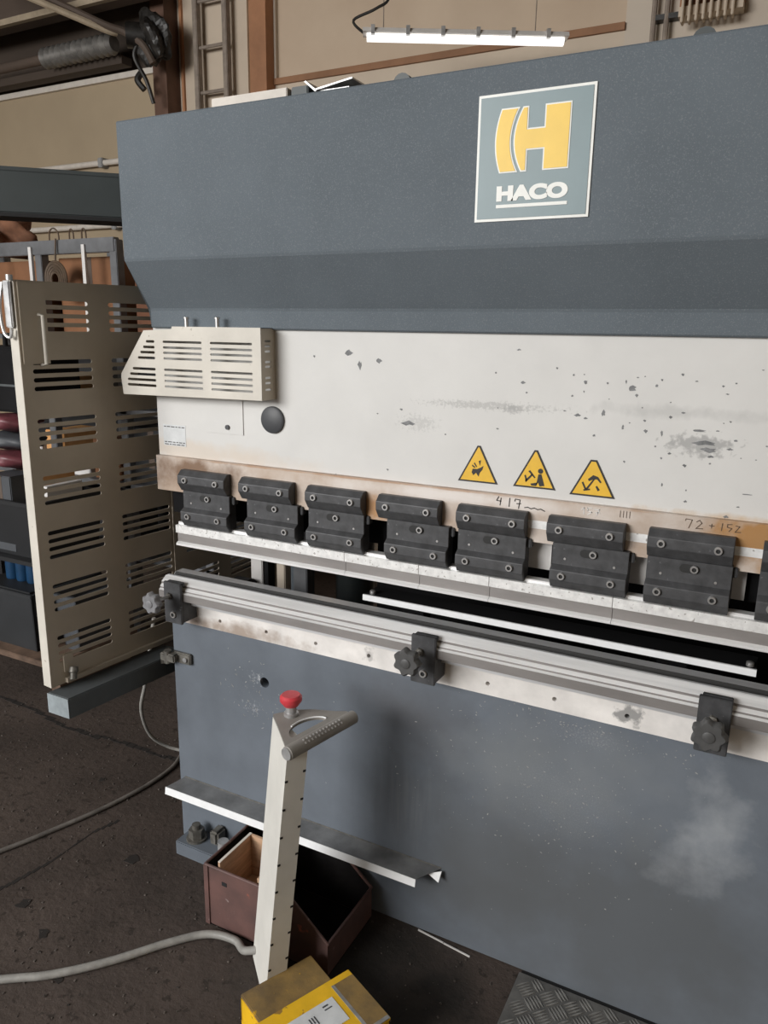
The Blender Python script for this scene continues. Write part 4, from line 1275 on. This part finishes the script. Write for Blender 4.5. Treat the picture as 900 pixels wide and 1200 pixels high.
# wire coil and loose wire loops hung on the rack
t = thing('wire_coil', (-1.74, 1.17, 1.95), 'round coil of dark brown wire hanging on the rack', 'wire coil')
for k in range(8):
    r = .030 + .007 * k
    MB().tube([(-1.80 + r * math.cos(a), 1.165 + .003 * (k % 2), 1.93 + r * 1.15 * math.sin(a)) for a in [2 * math.pi * j / 12 for j in range(12)]], .006, seg=6, closed=True, sub=3).build('wire_turn', 'wire_brown', t, True)
MB().tube([(-1.80, 1.17, 1.99), (-1.805, 1.18, 2.06), (-1.80, 1.185, 2.135)], .005).build('hanger', 'wire_brown', t, True)
t = thing('wire_loops', (-1.7, 1.2, 2.13), 'thin loops of loose wire standing up from the rack rail', 'wire')
for x, hh, w in ((-1.84, .06, .07), (-1.71, .05, .03), (-1.62, .05, .03)):
    MB().tube([(x - w / 2, 1.21, 2.11), (x - w / 2.2, 1.21, 2.13 + hh * .7), (x, 1.21, 2.13 + hh), (x + w / 2.2, 1.21, 2.13 + hh * .6), (x + w / 2, 1.21, 2.12)], .004, seg=6).build('wire', 'wire_brown', t, True)
t = thing('thin_wire', (-2.28, 1.19, 1.8), 'thin dark wire hanging down in front of the wide carton', 'wire')
MB().tube([(-2.30, 1.18, 2.14), (-2.29, 1.17, 2.0), (-2.32, 1.17, 1.88), (-2.30, 1.18, 1.75)], .007, seg=6).build('strand', 'wire_brown', t, True)
MB().tube([(-2.31, 1.17, 1.86), (-2.36, 1.16, 1.92)], .006, seg=6, sub=1).build('strand', 'wire_brown', t, True)
# crumpled cloth on the rack
bm = bmesh.new()
bmesh.ops.create_icosphere(bm, subdivisions=4, radius=1)
for v in bm.verts:
    c = v.co.copy()
    d = 1 + .18 * math.sin(6 * c.x + 2 * c.z) + .15 * math.sin(8 * c.z + 5 * c.y) + .10 * math.sin(13 * c.x - 4 * c.z)
    zz = c.z * .17 * d
    v.co = Vector((c.x * .34 * d - 2.68, c.y * .16 * d + 1.47, 2.235 + max(-.12, zz) + .10 * (-c.x) * .6))
me = bpy.data.meshes.new('crumpled_cloth')
bm.to_mesh(me)
bm.free()
me.materials.append(MATS['rag_brown'])
me.shade_smooth()
tag(link('crumpled_cloth', me), 'crumpled red-brown cloth heaped on top of the wide carton', 'cloth')


# crates on the left
def crate(a, c, m, label, group='grey plastic crates stacked at the edge'):
    t = thing('plastic_crate', ((a[0] + c[0]) / 2, (a[1] + c[1]) / 2, a[2]), label, 'crate', group)
    w = .008
    x0, y0, z0 = a
    x1, y1, z1 = c
    i = .025
    for (p, q) in (((x0, y0), (x1, y0)), ((x1, y0), (x1, y1)), ((x1, y1), (x0, y1)), ((x0, y1), (x0, y0))):
        cx, cy = (x0 + x1) / 2, (y0 + y1) / 2

        def shr(pp):
            return (pp[0] + math.copysign(i, cx - pp[0]), pp[1] + math.copysign(i, cy - pp[1]))
        p2, q2 = shr(p), shr(q)
        dv = Vector((q[0] - p[0], q[1] - p[1], 0)).normalized()
        nn = Vector((-dv.y, dv.x, 0)) * w
        b = MB()
        b.poly([(p2[0], p2[1], z0), (q2[0], q2[1], z0), (q[0], q[1], z1), (p[0], p[1], z1)], nn)
        b.build('wall', m, t)
    MB().box((x0 + i, y0 + i, z0), (x1 - i, y1 - i, z0 + w)).build('bottom', m, t)
    b = MB()
    b.box((x0 - .012, y0 - .012, z1 - .02), (x1 + .012, y0 + .004, z1), .003)
    b.box((x0 - .012, y1 - .004, z1 - .02), (x1 + .012, y1 + .012, z1), .003)
    b.box((x0 - .012, y0 + .004, z1 - .02), (x0 + .004, y1 - .004, z1))
    b.box((x1 - .004, y0 + .004, z1 - .02), (x1 + .012, y1 - .004, z1))
    b.build('rim', m, t)
    return t


sh = thing('low_shelf', (-1.6, .7, 0), 'low two tier shelf with a brown timber board under the grey crates', 'shelf')
MB().box((-2.2, .46, .145), (-1.18, .98, .175), .003).build('board', 'timber', sh)
for x in (-2.15, -1.26):
    MB().box((x, .50, 0), (x + .06, .94, .145)).build('bearer', 'timber', sh)
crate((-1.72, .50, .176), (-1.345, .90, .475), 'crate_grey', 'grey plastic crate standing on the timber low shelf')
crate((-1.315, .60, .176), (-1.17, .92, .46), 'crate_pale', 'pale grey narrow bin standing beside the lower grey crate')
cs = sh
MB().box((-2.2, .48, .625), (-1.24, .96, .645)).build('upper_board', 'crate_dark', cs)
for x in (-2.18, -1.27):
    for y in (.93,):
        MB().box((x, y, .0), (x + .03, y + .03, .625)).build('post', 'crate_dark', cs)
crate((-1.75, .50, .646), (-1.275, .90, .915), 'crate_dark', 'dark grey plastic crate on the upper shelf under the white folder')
for i in range(3):
    x = -1.62 + .075 * i
    tag(MB().lathe((x, .62, .4825), (x, .62, .615), [(0, .03), (.06, .034), (.72, .034), (.82, .016), (.9, .016), (.91, .02), (1, .02)], 16).build('blue_bottle', 'blue_plastic', None, True), ['blue plastic bottle farthest from the pale narrow bin', 'blue plastic bottle between two others on the lower crate', 'blue plastic bottle nearest the pale narrow bin'][i], 'bottle', 'blue bottles between the crates')
tag(MB().box((-1.72, .505, .4755), (-1.36, .885, .482)).build('flat_board', 'crate_dark'), 'dark flat board lying across the lower grey crate', 'board')
boxthing('parcel', (-1.60, .52, .66), (-1.44, .80, 1.02), 'crate_pale', 'pale grey parcel standing in the upper crate', 'parcel')
boxthing('cardboard_box', (-1.435, .64, .918), (-1.385, .84, 1.03), 'orange_box', 'small orange carton on the rim of the upper crate', 'carton')
tag(MB().obox((-1.375, .62, .66), (.035, 0, .0), (0, .2, 0), (.02, 0, .31)).build('white_folder', 'white_card'), 'white folder leaning out of the upper crate', 'folder')
for i in range(3):
    z = 1.06 + .088 * i
    bm = bmesh.new()
    bmesh.ops.create_icosphere(bm, subdivisions=3, radius=1)
    for v in bm.verts:
        c = v.co
        d = 1 + .1 * math.sin(6 * c.x + 3 * i) + .08 * math.sin(9 * c.y + c.z * 4)
        v.co = Vector((c.x * .16 * d - 1.60, c.y * .12 * d + .68, z + c.z * .042 * d + .012))
    me = bpy.data.meshes.new('wrapped_bundle')
    bm.to_mesh(me)
    bm.free()
    me.materials.append(MATS[['pink_wrap', 'crate_pale', 'pink_wrap'][i]])
    me.shade_smooth()
    tag(link('wrapped_bundle', me), ['dark pink wrapped bundle at the bottom of the pile on the crate', 'grey wrapped bundle between two pink ones on the crate', 'dark pink wrapped bundle on top of the pile on the crate'][i], 'bundle', 'wrapped bundles on the crate')
t = thing('black_case', (-1.56, .8, 1.26), 'black tool case standing on the wrapped bundles behind the guard', 'case')
MB().box((-1.80, .62, 1.30), (-1.36, .90, 1.60), .012).build('body', 'black_and_shade', t)
MB().tube([(-1.62, .70, 1.595), (-1.62, .70, 1.65), (-1.50, .70, 1.65), (-1.50, .70, 1.595)], .012, sub=1).build('handle', 'black', t, True)
MB().box((-1.80, .617, 1.42), (-1.36, .621, 1.43)).build('seam', 'beam_paint', t)
